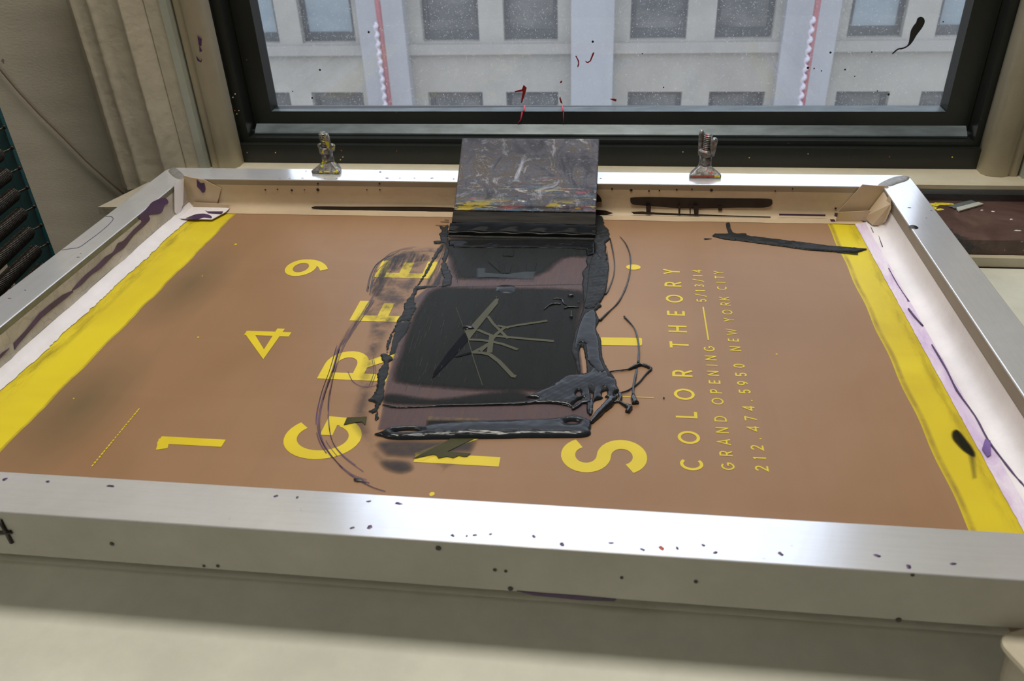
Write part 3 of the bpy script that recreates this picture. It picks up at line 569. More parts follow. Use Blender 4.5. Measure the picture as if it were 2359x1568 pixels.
def textrow(chars, s, xlo, xhi, hgt, widths, name):
    us = [py2u(x, y) for _, x, y in chars]; A = np.array([[atz(x, y).y, atz(x, y).x] for _, x, y in chars]); c = np.polyfit(A[:, 0], A[:, 1], 1)
    for (ch, x, y), u in zip(chars, us):
        w_ = widths.get(ch, .62)*hgt; Xc = c[0]*u+c[1]
        if ch == '-': continue
        if ch == '.': Xc = Xc
        mb = MB(); letter(mb, ch, u-w_/2, u+w_/2, Xc+hgt/2, Xc-hgt/2, s); mb.build('stencil_letter', 'stencil', ms)
    return None, c
def crop8(l): return [(c, 1500+x/2.412, 580+y/2.412) for c, x, y in l]
WD = {'C': .8, 'O': .92, 'L': .5, 'R': .58, 'T': .62, 'H': .68, 'E': .5, 'Y': .68, 'G': .85, 'N': .72, 'D': .72, 'A': .75, 'P': .55, 'I': .3, 'W': 1.1, 'K': .65, '1': .35, '/': .45, '.': .3, '5': .55, '3': .55, '4': .65, '2': .58, '7': .58, '9': .58, '0': .62}
mb, c = textrow(crop8([('C', 222, 1180), ('O', 208, 1033), ('L', 198, 907), ('O', 184, 793), ('R', 175, 677), ('T', 156, 518), ('H', 146, 430), ('E', 138, 343), ('O', 128, 262), ('R', 120, 182), ('Y', 113, 112)]), .145, 0, 0, .0172, WD, '')
mb, c = textrow(crop8([('G', 425, 1193), ('R', 414, 1122), ('A', 405, 1058), ('N', 392, 993), ('D', 385, 930), ('O', 370, 832), ('P', 358, 777), ('E', 352, 725), ('N', 345, 677), ('I', 338, 632), ('N', 332, 592), ('G', 324, 540), ('5', 282, 272), ('/', 278, 243), ('1', 271, 218), ('3', 266, 190), ('/', 262, 160), ('1', 257, 135), ('4', 252, 110)]), .135, 0, 0, .0098, WD, '')
u0, u1 = py2u(1500+318/2.412, 580+492/2.412), py2u(1500+286/2.412, 580+308/2.412); mb = MB(); flat_ribbon(mb, [(c[0]*u0+c[1]+.0005, u0), (c[0]*u1+c[1]+.0005, u1)], .0014, ZM+.0006); mb.build('stencil_dash', 'stencil', ms)
mb, c = textrow(crop8([('2', 604, 1205), ('1', 594, 1148), ('2', 583, 1090), ('.', 600, 1040), ('4', 559, 985), ('7', 548, 928), ('4', 540, 872), ('.', 553, 828), ('5', 518, 777), ('9', 507, 732), ('5', 498, 683), ('0', 487, 635), ('N', 467, 540), ('E', 457, 492), ('W', 445, 447), ('Y', 430, 380), ('O', 420, 337), ('R', 414, 292), ('K', 408, 262), ('C', 392, 202), ('I', 385, 172), ('T', 380, 143), ('Y', 375, 117)]), .135, 0, 0, .0098, WD, '')
mb = MB()    # registration marks: dashed line on the left, fine line on the right
A, B = np.array(Z2([(212, 1075)])[0]), np.array(Z2([(323, 940)])[0])
for k in range(22):
    a = A+(B-A)*k/22; b = A+(B-A)*(k+random.uniform(.55, .9))/22; flat_ribbon(mb, [a, b], .0010+.0004*random.random(), ZM+.0006)
mb.build('registration_mark', 'stencil', ms)
mb = MB(); flat_ribbon(mb, Z2([(1425, 914), (1506, 917)]), .0009, ZM+.0006); mb.build('registration_mark', 'stencil', ms)
for x, y, r in ((457, 777, .0012), (1789, 816, .001), (995, 1138, .002), (543, 563, .0018), (466, 636, .0008), (170, 918, .0007)): p = atz(x, y); spot(p.x, p.y, r, r, ZM+.0004, 'pinhole', 'stencil', ms, .0001)
# ---------------- tape
def strip3(name, pts_a, pts_b, m, parent, thick=None):   # bridge polylines
    n = len(pts_a); return obj(name, list(pts_a)+list(pts_b), [(i, i+1, n+i+1, n+i) for i in range(n-1)], m, parent, True)
def tape_run(name, prof, m, along, lim, parent, segs_=40, wave=.0004, edge=None):
    vs = []; n = len(prof)
    for j in range(segs_+1):
        t = lim[0]+(lim[1]-lim[0])*j/segs_
        for i, (d, z) in enumerate(prof):
            q = d+(wave*math.sin(t*55+i)+random.gauss(0, wave*.5) if i == n-1 else 0)+(random.gauss(0, .00012) if 0 < i < n-1 else 0)
            if edge and i >= n-1: q = edge(t, d)
            vs.append((t, q, z) if along == 'x' else (q, t, z))
    fs = [(j*n+i, j*n+i+1, (j+1)*n+i+1, (j+1)*n+i) for j in range(segs_) for i in range(n-1)]
    return obj(name, vs, fs, m, parent, True)
e = .0005; bY = FY-W
pb = [(bY-e, -.0075), (bY-e, -.018), (bY-e, -.030), (bY-.0015, -.0345), (bY-.005, -.0380), (bY-.010, ZM+.0010), (bY-.0165, ZM+.0006)]
tp_b = tape_run('tape_strip', pb, 'tape_cream', 'x', (W+e, FX-W-e), sf, 90)
xL = lambda y: line_x(tL, y); xR = lambda y: line_x(tR, y)
pl_ = [(W+e, -.0065), (W+e, -.018), (W+e, -.027), (W+.0015, -.0315)]
tp_l = tape_run('tape_strip', pl_, 'tape_grey', 'y', (W+e, bY-e), sf, 70)
pl2 = [(W+.0015, -.0314), (W+.005, -.0365), (W+.010, ZM+.0012), (W+.02, ZM+.0007)]
tp_l2 = tape_run('tape_fillet', pl2, 'tape_white', 'y', (W+e, bY-e), sf, 160, edge=lambda y, d: xL(y)+random.gauss(0, .0007)+.0008*math.sin(y*60))
pr_ = [(FX-W-e, -.0125), (FX-W-e, -.022), (FX-W-.0015, -.031), (FX-W-.006, -.0370), (FX-W-.011, ZM+.0014), (FX-W-.016, ZM+.0009)]
tp_r = tape_run('tape_strip', pr_, 'tape_white', 'y', (W+e, bY-e), sf, 70)
tp_r2 = tape_run('tape_fillet', [(FX-W-.0155, ZM+.0010), (FX-W-.020, ZM+.0008), (0, ZM+.0007)], 'tape_purple', 'y', (W+e, bY-e), sf, 120, edge=lambda y, d: xR(y)+random.gauss(0, .0002))
M['lip_tan'] = simple('dull_tan_rail_lip', (.30, .235, .165), .5, .1, .1, 20); M['lip_olive'] = simple('dull_olive_rail_lip', (.15, .145, .10), .5, .1, .25, 60); M['lip_taupe'] = simple('dull_taupe_rail_lip', (.25, .21, .175), .5, .1, .08, 20)  # strips laid over the bare inner rail faces, toned differently per side
MB().box((W+e, bY-.0003, -.0095), (FX-W-e, bY+.0001, -.0012)).build('rail_lip', 'lip_tan', sf); MB().box((W-.0001, W+e, -.0085), (W+.0003, bY-e, -.0012)).build('rail_lip', 'lip_olive', sf); MB().box((FX-W-.0003, W+e, -.0140), (FX-W+.0001, bY-e, -.0012)).build('rail_lip', 'lip_taupe', sf)
tag_ = lambda o, l: (o.__setitem__('label', l), o)[1]
tag_(tp_b, 'cream tape along the back rail'); tag_(tp_l, 'crackled grey tape along the left rail'); tag_(tp_r, 'white tape along the right rail'); tag_(tp_r2, 'purple stained tape edge')
# corner tape patches
def wallpatch(name, pts, Y, m, parent, t=.0008): return MB().prism([aty(x, y, Y) for x, y in pts], (0, t, 0)).build(name, m, parent)
def floorpatch(name, pts, z, m, parent, t=.0007): return MB().prism([atz(x, y, z) for x, y in pts], (0, 0, t)).build(name, m, parent)
ct = wallpatch('corner_tape', [(424, 404), (436, 408), (470, 414), (509, 434), (500, 470), (446, 472), (422, 468)], bY-.0022, 'tape_cream', sf)
floorpatch('corner_tape', [(404, 478), (425, 470), (447, 474), (529, 480), (520, 489), (488, 506), (412, 504)], ZM+.0030, 'tape_white', sf)
obj('corner_tape', [hit(x, y, (W+.0025, 0, 0), (1, 0, 0)) for x, y in ((401, 421), (404, 422), (402, 488), (411, 500))]+[atx(x, y, W+.0035) for x, y in ((424, 410), (422, 470))], [(0, 2, 3, 5, 4, 1)], 'tape_white', sf)
wallpatch('corner_tape', [(447, 466), (529, 471), (524, 482), (497, 487), (470, 486), (444, 480)], bY-.006, 'tape_cream', sf)
wallpatch('ink_stain', [(453, 413), (458, 418), (462, 422), (470, 421), (473, 435), (471, 443), (466, 444), (460, 436), (454, 430)], bY-.0030, 'purple', ct, .0004)
floorpatch('ink_stain', cat_rom([(428, 503), (440, 498), (450, 494), (470, 492), (486, 497), (487, 503), (470, 501), (456, 505), (440, 504)], 2), ZM+.0038, 'purple', ct, .0003)
floorpatch('ink_stain', [(472, 484), (478, 487), (514, 487), (510, 492), (480, 490)], ZM+.0046, 'purple', ct, .0003)
wallpatch('corner_tape', [(1987, 425), (2010, 427), (2045, 429), (2053, 437), (2050, 465), (2042, 490), (1930, 490), (1934, 484)], bY-.0022, 'tape_cream', sf)
c2 = wallpatch('corner_tape', [(1930, 489), (2017, 485), (2026, 508), (2010, 516), (1935, 519), (1926, 507)], bY-.010, 'tape_cream', sf)
obj('corner_tape', [atx(x, y, FX-W-.0030) for x, y in ((2046, 452), (2052, 455), (2053, 480), (2040, 510), (2030, 519), (2018, 519))], [(0, 1, 2, 3, 4, 5)], 'tape_cream', sf)
obj('corner_tape', [atx(2030, 519, FX-W-.0030), atx(2052, 470, FX-W-.0030), aty(2036, 440, bY-.004), aty(1990, 500, bY-.004), atz(2010, 519, ZM+.003)], [(0, 1, 2, 3, 4)], 'tape_cream', sf)
for pts in ([(1948, 514), (1958, 515), (1956, 518), (1949, 518)], [(1985, 508), (1996, 511), (1990, 514)], [(1923, 490), (1930, 491), (1929, 500), (1922, 498)], [(1912, 505), (1922, 505), (1925, 510), (1914, 510)]):
    wallpatch('ink_stain', pts, bY-.0115, 'purple', c2, .0004)
# dark ink on the back tape
wallpatch('ink_stroke', cat_rom([(1452, 458), (1458, 455), (1500, 454), (1600, 456), (1700, 457), (1770, 458), (1779, 464), (1777, 472), (1760, 478), (1700, 478), (1620, 480), (1560, 479), (1520, 476), (1480, 473), (1456, 470)], 3), bY-.0012, 'black_dry', tp_b, .0006)
wallpatch('ink_stroke', [(1454, 488), (1480, 487), (1515, 490), (1600, 493), (1700, 497), (1775, 499), (1775, 501), (1600, 497), (1460, 493)], bY-.0065, 'black_dry', tp_b, .0005)
for a, b, y1 in ((1488, 1500, 492), (1562, 1568, 492), (1588, 1592, 494), (1598, 1610, 495), (1654, 1664, 485)): wallpatch('ink_stroke', [(a, 474), (b, 474), (b-1, y1), (a+1, y1)], bY-.0062 if y1 > 488 else bY-.002, 'black_dry', tp_b, .0005)
wallpatch('ink_stroke', cat_rom([(720, 480), (726, 475), (800, 476), (870, 476), (1042, 478), (1042, 490), (950, 491), (880, 489), (800, 484), (740, 482)], 2), bY-.0050, 'black_dry', tp_b, .0005)
wallpatch('ink_stroke', [(1365, 482), (1395, 485), (1412, 491), (1398, 495), (1365, 495)], bY-.0065, 'black_dry', tp_b, .0006)
wallpatch('ink_stroke', cat_rom([(1366, 452), (1376, 447), (1384, 456), (1386, 465), (1376, 465), (1370, 478), (1366, 478)], 2), bY-.0016, 'black_dry', tp_b, .0008)
wallpatch('ink_stroke', [(1795, 492), (1902, 494), (1901, 498), (1795, 496)], bY-.0062, 'purple', tp_b, .0003)
for x, y, r in ((611, 437, .0012), (639, 436, .0010), (672, 438, .0014), (701, 437, .0008), (732, 437, .0020), (732, 423, .0012), (874, 423, .0012), (845, 437, .0009), (875, 437, .0010), (1454, 438, .0017), (1495, 440, .0011), (1519, 439, .0009), (1559, 437, .0011), (1594, 436, .001), (1639, 438, .0018), (1410, 435, .0012), (1786, 440, .0008), (1826, 435, .0008), (500, 451, .0018), (1425, 484, .0012), (1925, 480, .0012)):
    p = aty(x, y, bY-.0009); MB().tube([p, p+Vector((0, .0004, 0)), ], r, 9).build('ink_drop', 'purple' if x < 900 and x % 2 else 'black_dry', tp_b)
mbx = MB()
for x0, x1, y in ((540, 640, 513), (560, 600, 512), (650, 700, 514)): pass
# purple run along the left tape (on the vertical face)
def xpatch(name, pts, X, m, parent, t=.0005): return MB().prism([atx(x, y, X) for x, y in pts], (-t, 0, 0)).build(name, m, parent)
k1 = lambda l: [(x/2.24, y/2.24) for x, y in l]; k0 = lambda l: [(x/2.613, 560+y/2.613) for x, y in l]
xpatch('ink_stroke', cat_rom(k1([(870, 1045), (850, 1020), (790, 1040), (760, 1075), (715, 1120), (735, 1140), (690, 1185), (640, 1240), (610, 1255), (585, 1300), (545, 1325), (500, 1370), (440, 1420), (385, 1480), (375, 1500), (420, 1470), (470, 1420), (520, 1385), (590, 1315), (640, 1280), (690, 1215), (745, 1165), (775, 1130), (770, 1110), (830, 1100), (850, 1060)]), 3), W+.0012, 'purple', tp_l)
xpatch('ink_stroke', k0([(440, 283), (380, 310), (300, 370), (240, 420), (160, 520), (85, 600), (90, 640), (110, 610), (180, 530), (250, 450), (330, 385), (400, 330), (440, 295)]), W+.0012, 'purple', tp_l)
xpatch('ink_stroke', k0([(60, 630), (20, 655), (-20, 690), (-20, 715), (25, 670)]), W+.0012, 'purple', tp_l)
# cords of purple ink on the right tape
def rt(l): return [(1500+x/2.412, 580+y/2.412) for x, y in l]
for l, r in ((rt([(1560, 515), (1640, 650), (1700, 770), (1800, 910), (1870, 1040), (1950, 1150), (2020, 1240), (2072, 1300), (2140, 1400)]), .0009), (rt([(1430, 315), (1465, 360), (1510, 410)]), .0010), (rt([(1320, 90), (1370, 180), (1430, 270)]), .0005), ([(2018, 520), (2025, 545), (2033, 568)], .0005), ([(2006, 522), (2012, 535)], .0004)):
    P = cat_rom([tuple(atz(x, y, ZM+.0018)) for x, y in l], 3, False); MB().tube(P, [r*(.6+.5*random.random()) for _ in P], 5).build('ink_line', 'purple', tp_r2, True)
floorpatch('ink_stain', rt([(1855, 1040), (1885, 1048), (1888, 1125), (1868, 1138), (1838, 1095)]), ZM+.0020, 'purple_pale', tp_r2, .0003)
p = atz(*rt([(1430, 272)])[0], ZM+.0012); spot(p.x, p.y, .0012, .0016, ZM+.001, 'ink_drop', 'purple_pale', tp_r2)
# black thumb smudge on the right yellow band
blob('ink_stain', [cat_rom(Z2(rt([(1665, 1000), (1690, 985), (1720, 1000), (1760, 1050), (1795, 1100), (1805, 1140), (1780, 1140), (1730, 1110), (1690, 1070), (1665, 1035)])), 3)], 'film_dark', ms, .00002, .001, .0008, ZM+.0006, 0, 1, .002)
blob('ink_stain', [Z2(rt([(1745, 1080), (1805, 1110), (1815, 1260), (1780, 1270)]))], 'film_dust', ms, .00002, .001, .001, ZM+.00055, 0, 1, .004)
# marks on the rails
def topspots(rail, lst, z=0.0, m='purple'):
    for x, y, r, q in lst: p = atz(x, y, z+.0001); spot(p.x, p.y, r, r*q, z, 'ink_drop', m, rail, .0003, .5)
topspots(barobj[0], [(12, 1103, .0020, .7), (110, 1109, .0015, .8), (255, 1119, .0024, .5), (636, 1142, .0017, .6), (685, 1145, .0012, .8), (850, 1154, .0014, .7), (918, 1159, .0024, .5), (812, 1215, .0014, .8), (852, 1213, .0018, .8), (1043, 1233, .0014, .8), (1094, 1232, .0012, .8), (1230, 1235, .0012, .8), (1295, 1253, .0016, .8), (1408, 1250, .0012, .7), (1480, 1265, .0013, .8), (1648, 1272, .0013, .8), (1798, 1275, .0016, .8), (2020, 1279, .0018, .7), (2093, 1304, .0017, .8), (2196, 1298, .0017, .7), (1075, 1234, .0008, 1), (1130, 1230, .0008, 1), (1620, 1255, .0010, 1), (1560, 1262, .0010, 1)])
topspots(barobj[0], [(1524, 1262, .0014, 1.2)], 0, 'rpaint')
topspots(barobj[1], [(645, 411, .001, .7), (667, 411, .0009, .7), (697, 410, .0016, .5), (748, 411, .0014, .6), (776, 411, .0012, .6), (892, 410, .0022, .8), (921, 410, .0012, .6), (955, 410, .0012, .6), (995, 410, .0020, .7), (876, 396, .0020, .8), (1384, 411, .0014, .6), (705, 394, .0010, .6), (1045, 412, .0014, .6)])
p = atz(2104, 523, 0); spot(p.x, p.y, .0042, .0055, 0, 'ink_drop', 'black_dry', barobj[3], .0010, .3)
topspots(barobj[3], [(2095, 478, .0016, .3), (2145, 485, .0010, 1), (2134, 502, .0012, .3)])
topspots(barobj[2], [(180, 592, .0022, .3), (186, 584, .0012, .3), (58, 668, .0012, .4), (22, 687, .0018, .3)])
def wire(name, pts, r, m, parent): P = cat_rom([tuple(p) for p in pts], 3, False); return MB().tube(P, r, 5).build(name, m, parent, True)
wire('pen_line', [atz(x, y, .0001) for x, y in k1([(545, 1117), (572, 1117), (584, 1128), (570, 1150), (520, 1195), (460, 1240), (410, 1275), (370, 1282), (320, 1290)])], .00045, 'pen', barobj[2])
# marker letter A on the front face, drawn in strokes
for pts in ([(-22, 1252), (-8, 1205), (0, 1196), (28, 1249)], [(-16, 1228), (28, 1224)]):
    MB().tube([aty(x, y, -.0002) for x, y in pts], .0016, 6).build('marker_stroke', 'black_dry', barobj[0], True)
MB().prism([aty(x, y, -.0001) for x, y in ((1190, 1360), (1260, 1366), (1330, 1371), (1420, 1379), (1415, 1384), (1330, 1380), (1230, 1370))], (0, -.0004, 0)).build('ink_stain', 'purple', barobj[0])
for x, y, r in ((1176, 1355, .0017), (1432, 1330, .0010), (1603, 1339, .0012), (1140, 1312, .0012), (1165, 1315, .001), (470, 1303, .001), (502, 1303, .0012), (2070, 1427, .0018), (1010, 1262, .0018), (2102, 1323, .0012), (258, 1252, .0015)):
    p = aty(x, y, -.0001); MB().tube([p, p+Vector((0, -.0005, 0))], r, 8).build('ink_drop', 'black_dry', barobj[0])
# corner welds
blob('corner_weld', [cat_rom(Z2([(388, 393), (400, 386), (412, 392), (424, 404), (426, 412), (410, 412), (396, 404)], z=0), 3)], 'weld', sf, .0012, .006, .0012, .00005, .3, 400)
blob('corner_weld', [cat_rom(Z2([(2022, 427), (2045, 413), (2070, 406), (2094, 407), (2090, 416), (2068, 423), (2050, 429)], z=0), 3)], 'weld', sf, .0012, .006, .0012, .00005, .3, 400)
# ================================================================== INK
ip = thing('ink_pool', 'spread of wet black ink across the middle of the screen with ridges and strands', 'ink', (.48, .3, ZM))
K6 = lambda l: [(620+x/2.614, 560+y/2.614) for x, y in l]; K7 = lambda l: [(980+x/2.703, 540+y/2.703) for x, y in l]
K66 = lambda l: [(1000+x/5.361, 440+y/5.361) for x, y in l]; K77 = lambda l: [(820+x/5.617, 900+y/5.617) for x, y in l]; K88 = lambda l: [(1200+x/6.533, 820+y/6.533) for x, y in l]
def F(name, pts, m, cov, z, g=.0015, smooth=3, jag=0): return blob(name, [cat_rom(Z2(pts), smooth) if smooth else Z2(pts)], m, ip, .00001, .001, g, ZM+z, 0, 1, cov, jag)
# thin film inside the printed rectangle
F('ink_film', [(1036, 556), (1372, 556), (1365, 600), (1352, 640), (1350, 700), (1335, 780), (1345, 860), (1368, 900), (1362, 985), (1000, 990), (868, 992), (878, 950), (885, 900), (905, 820), (925, 750), (950, 690), (1000, 650), (1030, 600)], 'film_mauve', .002, .0008, .002, 0)
F('ink_film', [(1034, 545), (1372, 545), (1372, 590), (1345, 597), (1300, 600), (1240, 640), (1080, 648), (1045, 640), (1032, 600)], 'film_dark', .010, .0010, .002)
F('ink_film', [(1000, 664), (1100, 662), (1340, 668), (1345, 720), (1336, 780), (1340, 880), (1290, 905), (1100, 905), (930, 890), (900, 872), (915, 820), (940, 750), (965, 700)], 'film_dark', .008, .0012, .002)
F('ink_film', [(882, 932), (895, 905), (1000, 918), (1110, 905), (1200, 900), (1230, 925), (1180, 936), (1000, 938)], 'film_dark', .006, .0013, .002)
F('ink_film', K66([(520, 960), (640, 960), (645, 1020), (820, 1030), (930, 1030), (1130, 1000), (1260, 1000), (1240, 1100), (1100, 1100), (700, 1080), (520, 1085)]), 'film_slate', .002, .0014, .0012, 0)
for q in ([(655, 880), (800, 880), (800, 900), (830, 1020), (820, 1025)], [(850, 905), (975, 905), (940, 1030), (820, 1030)], [(1145, 900), (1275, 900), (1250, 1005), (1125, 1005)], [(850, 740), (1000, 740), (980, 820), (845, 815)]): F('ink_film', K66(q), 'film_dark', .0008, .0015, .001, 0)
# ghost of the branch-like graphic, olive where ink fills open mesh
def olive(pts, w_): 
    mb = MB(); 
    flat_ribbon(mb, Z2(K7(pts)), w_, ZM+.0016+olive.k*.00002); olive.k += 1; return mb.build('ink_filled_stencil', 'stencil_olive', ip)
olive.k = 0
patch('ink_filled_stencil', Z2(K7([(248, 612), (300, 560), (380, 470), (440, 405), (458, 408), (450, 440), (388, 515), (322, 600), (270, 668)])), ZM+.0016, 'stencil_olive', ip, .0001)
for l, w_ in (([(388, 515), (420, 560), (455, 595), (515, 655)], .0030), ([(325, 600), (370, 620), (420, 640), (500, 645), (600, 655), (800, 672)], .0034), ([(270, 662), (340, 665), (400, 672), (480, 690), (575, 725)], .0034), ([(290, 745), (340, 720), (400, 685), (440, 630), (490, 590), (560, 575), (760, 545)], .0034),
              ([(450, 575), (520, 590)], .003), ([(415, 640), (405, 700), (400, 745)], .0050), ([(300, 742), (350, 745), (400, 755), (460, 800), (545, 890), (565, 893)], .0042), ([(395, 690), (345, 735)], .003)): olive(l, w_)
patch('ink_ghost', Z2(K7([(245, 615), (268, 665), (180, 765), (60, 890), (35, 905), (45, 880), (140, 740)])), ZM+.0015, 'ghost', ip, .0001)
patch('ink_ghost', Z2(K7([(178, 770), (270, 742), (292, 740), (285, 750), (200, 772)])), ZM+.0015, 'ghost', ip, .0001)
mb = MB(); flat_ribbon(mb, Z2(K7([(268, 668), (300, 780), (355, 945)])), .0006, ZM+.0016); flat_ribbon(mb, Z2(K7([(248, 612), (190, 460)])), .0004, ZM+.0016); mb.build('ink_ghost', 'stencil_olive', ip)
mb = MB()   # pale scratch dashes in the film
for _ in range(60):
    x, y = random.uniform(925, 1110), random.uniform(690, 890); 
    if x < 905+(890-y)*.42: continue
    l = random.uniform(4, 16)*(1.6 if x < 1000 else 1); flat_ribbon(mb, Z2([(x, y), (x-l*.28, y+l)]), random.uniform(.00015, .0003), ZM+.0017)
mb.build('film_scratches', 'stencil_olive', ip)['kind'] = 'stuff'
# thick ink
def T(name, pts, h=.0012, r=.004, m='ink', g=.0008, wob=.25, ws=250, sm=3, jag=0, holes=(), z=.0010, seed=1): return blob(name, [cat_rom(Z2(pts), sm) if sm else Z2(pts)]+[cat_rom(Z2(q), 3) for q in holes], m, ip, h, r, g, ZM+z, wob, ws, None, jag, seed)
# ridge in front of the film
T('ink_ridge', K77([(235, 580), (300, 560), (350, 540), (420, 500), (520, 475), (640, 470), (760, 470), (880, 478), (950, 455), (1100, 440), (1400, 415), (1700, 400), (2000, 398), (2250, 385), (2359, 390)])+K88([(300, 970), (500, 960), (700, 925), (800, 905), (900, 930), (1000, 970), (1055, 1010), (1055, 1100), (1040, 1130), (1058, 1170), (1020, 1210), (900, 1235), (500, 1240), (0, 1240)])+K77([(2000, 625), (1600, 630), (1000, 635), (600, 640), (420, 630), (350, 605)]), .0040, .011, 'ink_slab', .0009, .22, 160, 2, 0, (K88([(660, 1025), (740, 1000), (820, 1000), (885, 1025), (820, 1040), (720, 1040)]), K77([(480, 545), (600, 525), (740, 520), (840, 535), (740, 552), (560, 556)])))
F('ink_film', K77([(900, 380), (1400, 385), (2359, 385), (2359, 440), (900, 470)]), 'film_dark', .003, .0012, .001, 0)
# bead line across the front of the print area, swelling to the right
T('ink_ridge', K77([(330, 190), (420, 200), (560, 222), (900, 210), (1200, 190), (1700, 180), (2100, 160), (2359, 120)])+K88([(60, 640), (200, 580), (450, 460), (600, 370), (700, 310), (850, 300), (980, 280), (1050, 230), (1080, 150), (1200, 100), (1230, 170), (1310, 240), (1350, 320), (1430, 370), (1440, 450), (1480, 530), (1420, 590), (1380, 680), (1310, 640), (1250, 640), (1200, 665), (1130, 680), (1090, 720), (1080, 860), (1050, 880), (1000, 880), (985, 800), (985, 730), (900, 720), (850, 780), (770, 805), (745, 785), (600, 750), (430, 735), (200, 735), (0, 755)])+K77([(2000, 200), (1500, 212), (1000, 222), (560, 238), (400, 215)]), .0024, .006, 'ink', .0008, .35, 330, 2, 0,
  (K88([(820, 600), (860, 545), (900, 560), (905, 600), (870, 625)]), K88([(1045, 520), (1065, 495), (1085, 520), (1078, 640), (1060, 760), (1048, 640)]), K88([(1215, 600), (1240, 520), (1270, 505), (1300, 560), (1290, 600), (1240, 640)]), K88([(1400, 600), (1425, 570), (1450, 600), (1455, 640), (1430, 660), (1398, 660)]), K88([(770, 770), (850, 690), (950, 650), (900, 690), (830, 740)])))
# right column of ink
T('ink_slab', K66([(1985, 600), (2060, 560), (2160, 570), (2165, 600), (2115, 650), (2130, 700), (2120, 760), (2145, 830), (2115, 900), (2120, 1000), (2150, 1080), (2130, 1180), (2125, 1260), (2050, 1394)])+K7([(1100, 450), (1060, 480), (1085, 540), (1060, 590), (1095, 660), (1100, 760), (1140, 850), (1190, 930), (1050, 1000), (900, 900), (960, 870), (1005, 865), (990, 740), (975, 700), (955, 740), (965, 860), (950, 870), (935, 800), (910, 735), (925, 640), (940, 590), (965, 520), (985, 440), (980, 380), (975, 300)])+K66([(1825, 1150), (1840, 1080), (1830, 1010), (1890, 930), (1870, 870), (1910, 820), (1980, 815), (1990, 700)]), .0018, .004, 'ink_skin', .0008, .35, 420, 2, .00015)
T('ink_ridge', K7([(1100, 160), (1140, 190), (1135, 280), (1120, 370), (1085, 430), (1060, 455), (1050, 470), (990, 470), (1000, 400), (1010, 300), (1020, 200), (1050, 130)]), .0012, .004, 'ink_skin', .0008, .5, 600, 2, .0001, (), .0026, 5)
T('ink_ridge', K7([(1000, 500), (1050, 480), (1065, 540), (1060, 600), (1080, 680), (1085, 780), (1120, 860), (1080, 880), (1040, 840), (1010, 800), (1000, 700), (960, 690), (940, 730), (930, 700), (950, 600), (975, 530)]), .0014, .0045, 'ink', .0008, .15, 300, 2, 0, (), .0026, 6)
# ink behind and beside the squeegee
T('ink_slab', [(1368, 500), (1388, 502), (1392, 520), (1400, 530), (1405, 552), (1384, 565), (1368, 560)], .0016, .003, 'ink_skin', .0008, .4, 500, 2, .0004)
T('ink_slab', K66([(0, 630), (90, 615), (60, 540), (100, 500), (60, 440), (130, 450), (170, 420), (180, 690), (160, 640), (0, 660)]), .0008, .002, 'ink_skin', .0008, .4, 500, 0, .0006)
mb = MB()
for y0_, x0_ in ((387, 80), (365, 130), (430, 20)): flat_ribbon(mb, Z2(K66([(x0_, y0_), (185, y0_+5)])), .0012, ZM+.0012)
mb.build('ink_dashes', 'black_dry', ip)
# strip of ink right under the blade
T('ink_ridge', [(1034, 556), (1371, 556), (1371, 588), (1352, 592), (1349, 577), (1300, 573), (1045, 572), (1044, 568), (1034, 568)], .0012, .003, 'rubber', .0008, .3, 200, 0)
# left ragged border
T('ink_slab', K6([(1075, 10), (1085, 60), (1062, 120), (1105, 210), (1092, 258), (1040, 270), (1052, 215), (1032, 150), (1052, 70)]), .0008, .002, 'ink_skin', .0008, .5, 600, 0, .0005)
T('ink_slab', K6([(1040, 262), (960, 272), (900, 282), (884, 300), (872, 350), (890, 400), (858, 440), (852, 472), (790, 476), (748, 540), (724, 620), (712, 668), (704, 660), (716, 590), (762, 500), (776, 465), (812, 410), (815, 368), (866, 305), (880, 264), (960, 262)]), .0007, .0018, 'ink_skin', .0008, .5, 600, 0, .0005)
T('ink_slab', K6([(770, 480), (855, 478), (830, 540), (780, 600), (760, 670), (724, 680)]), .0002, .0018, 'ink_skin', .0012, .5, 600, 0, .0003)
T('ink_slab', K6([(668, 676), (704, 668), (740, 690), (742, 704), (722, 720), (715, 800), (700, 830), (690, 870), (688, 940), (655, 1010), (660, 1060), (642, 1078), (640, 1062), (650, 1015), (620, 1028), (598, 1018), (640, 995), (640, 962), (596, 950), (636, 912), (650, 860), (655, 780), (690, 730)]), .0008, .002, 'ink_skin', .0008, .5, 600, 0, .0005)
F('ink_film', K6([(985, 60), (1055, 10), (1060, 140), (1040, 250), (950, 265), (930, 262), (960, 200), (1010, 130)]), 'film_streak', .003, .0010, .001)
T('ink_slab', K6([(1048, 10), (1050, 30), (990, 110), (950, 190), (905, 245), (893, 262), (940, 180), (985, 90), (1030, 20)]), .0006, .0015, 'ink_skin', .0006, .5, 600, 0, .0006)
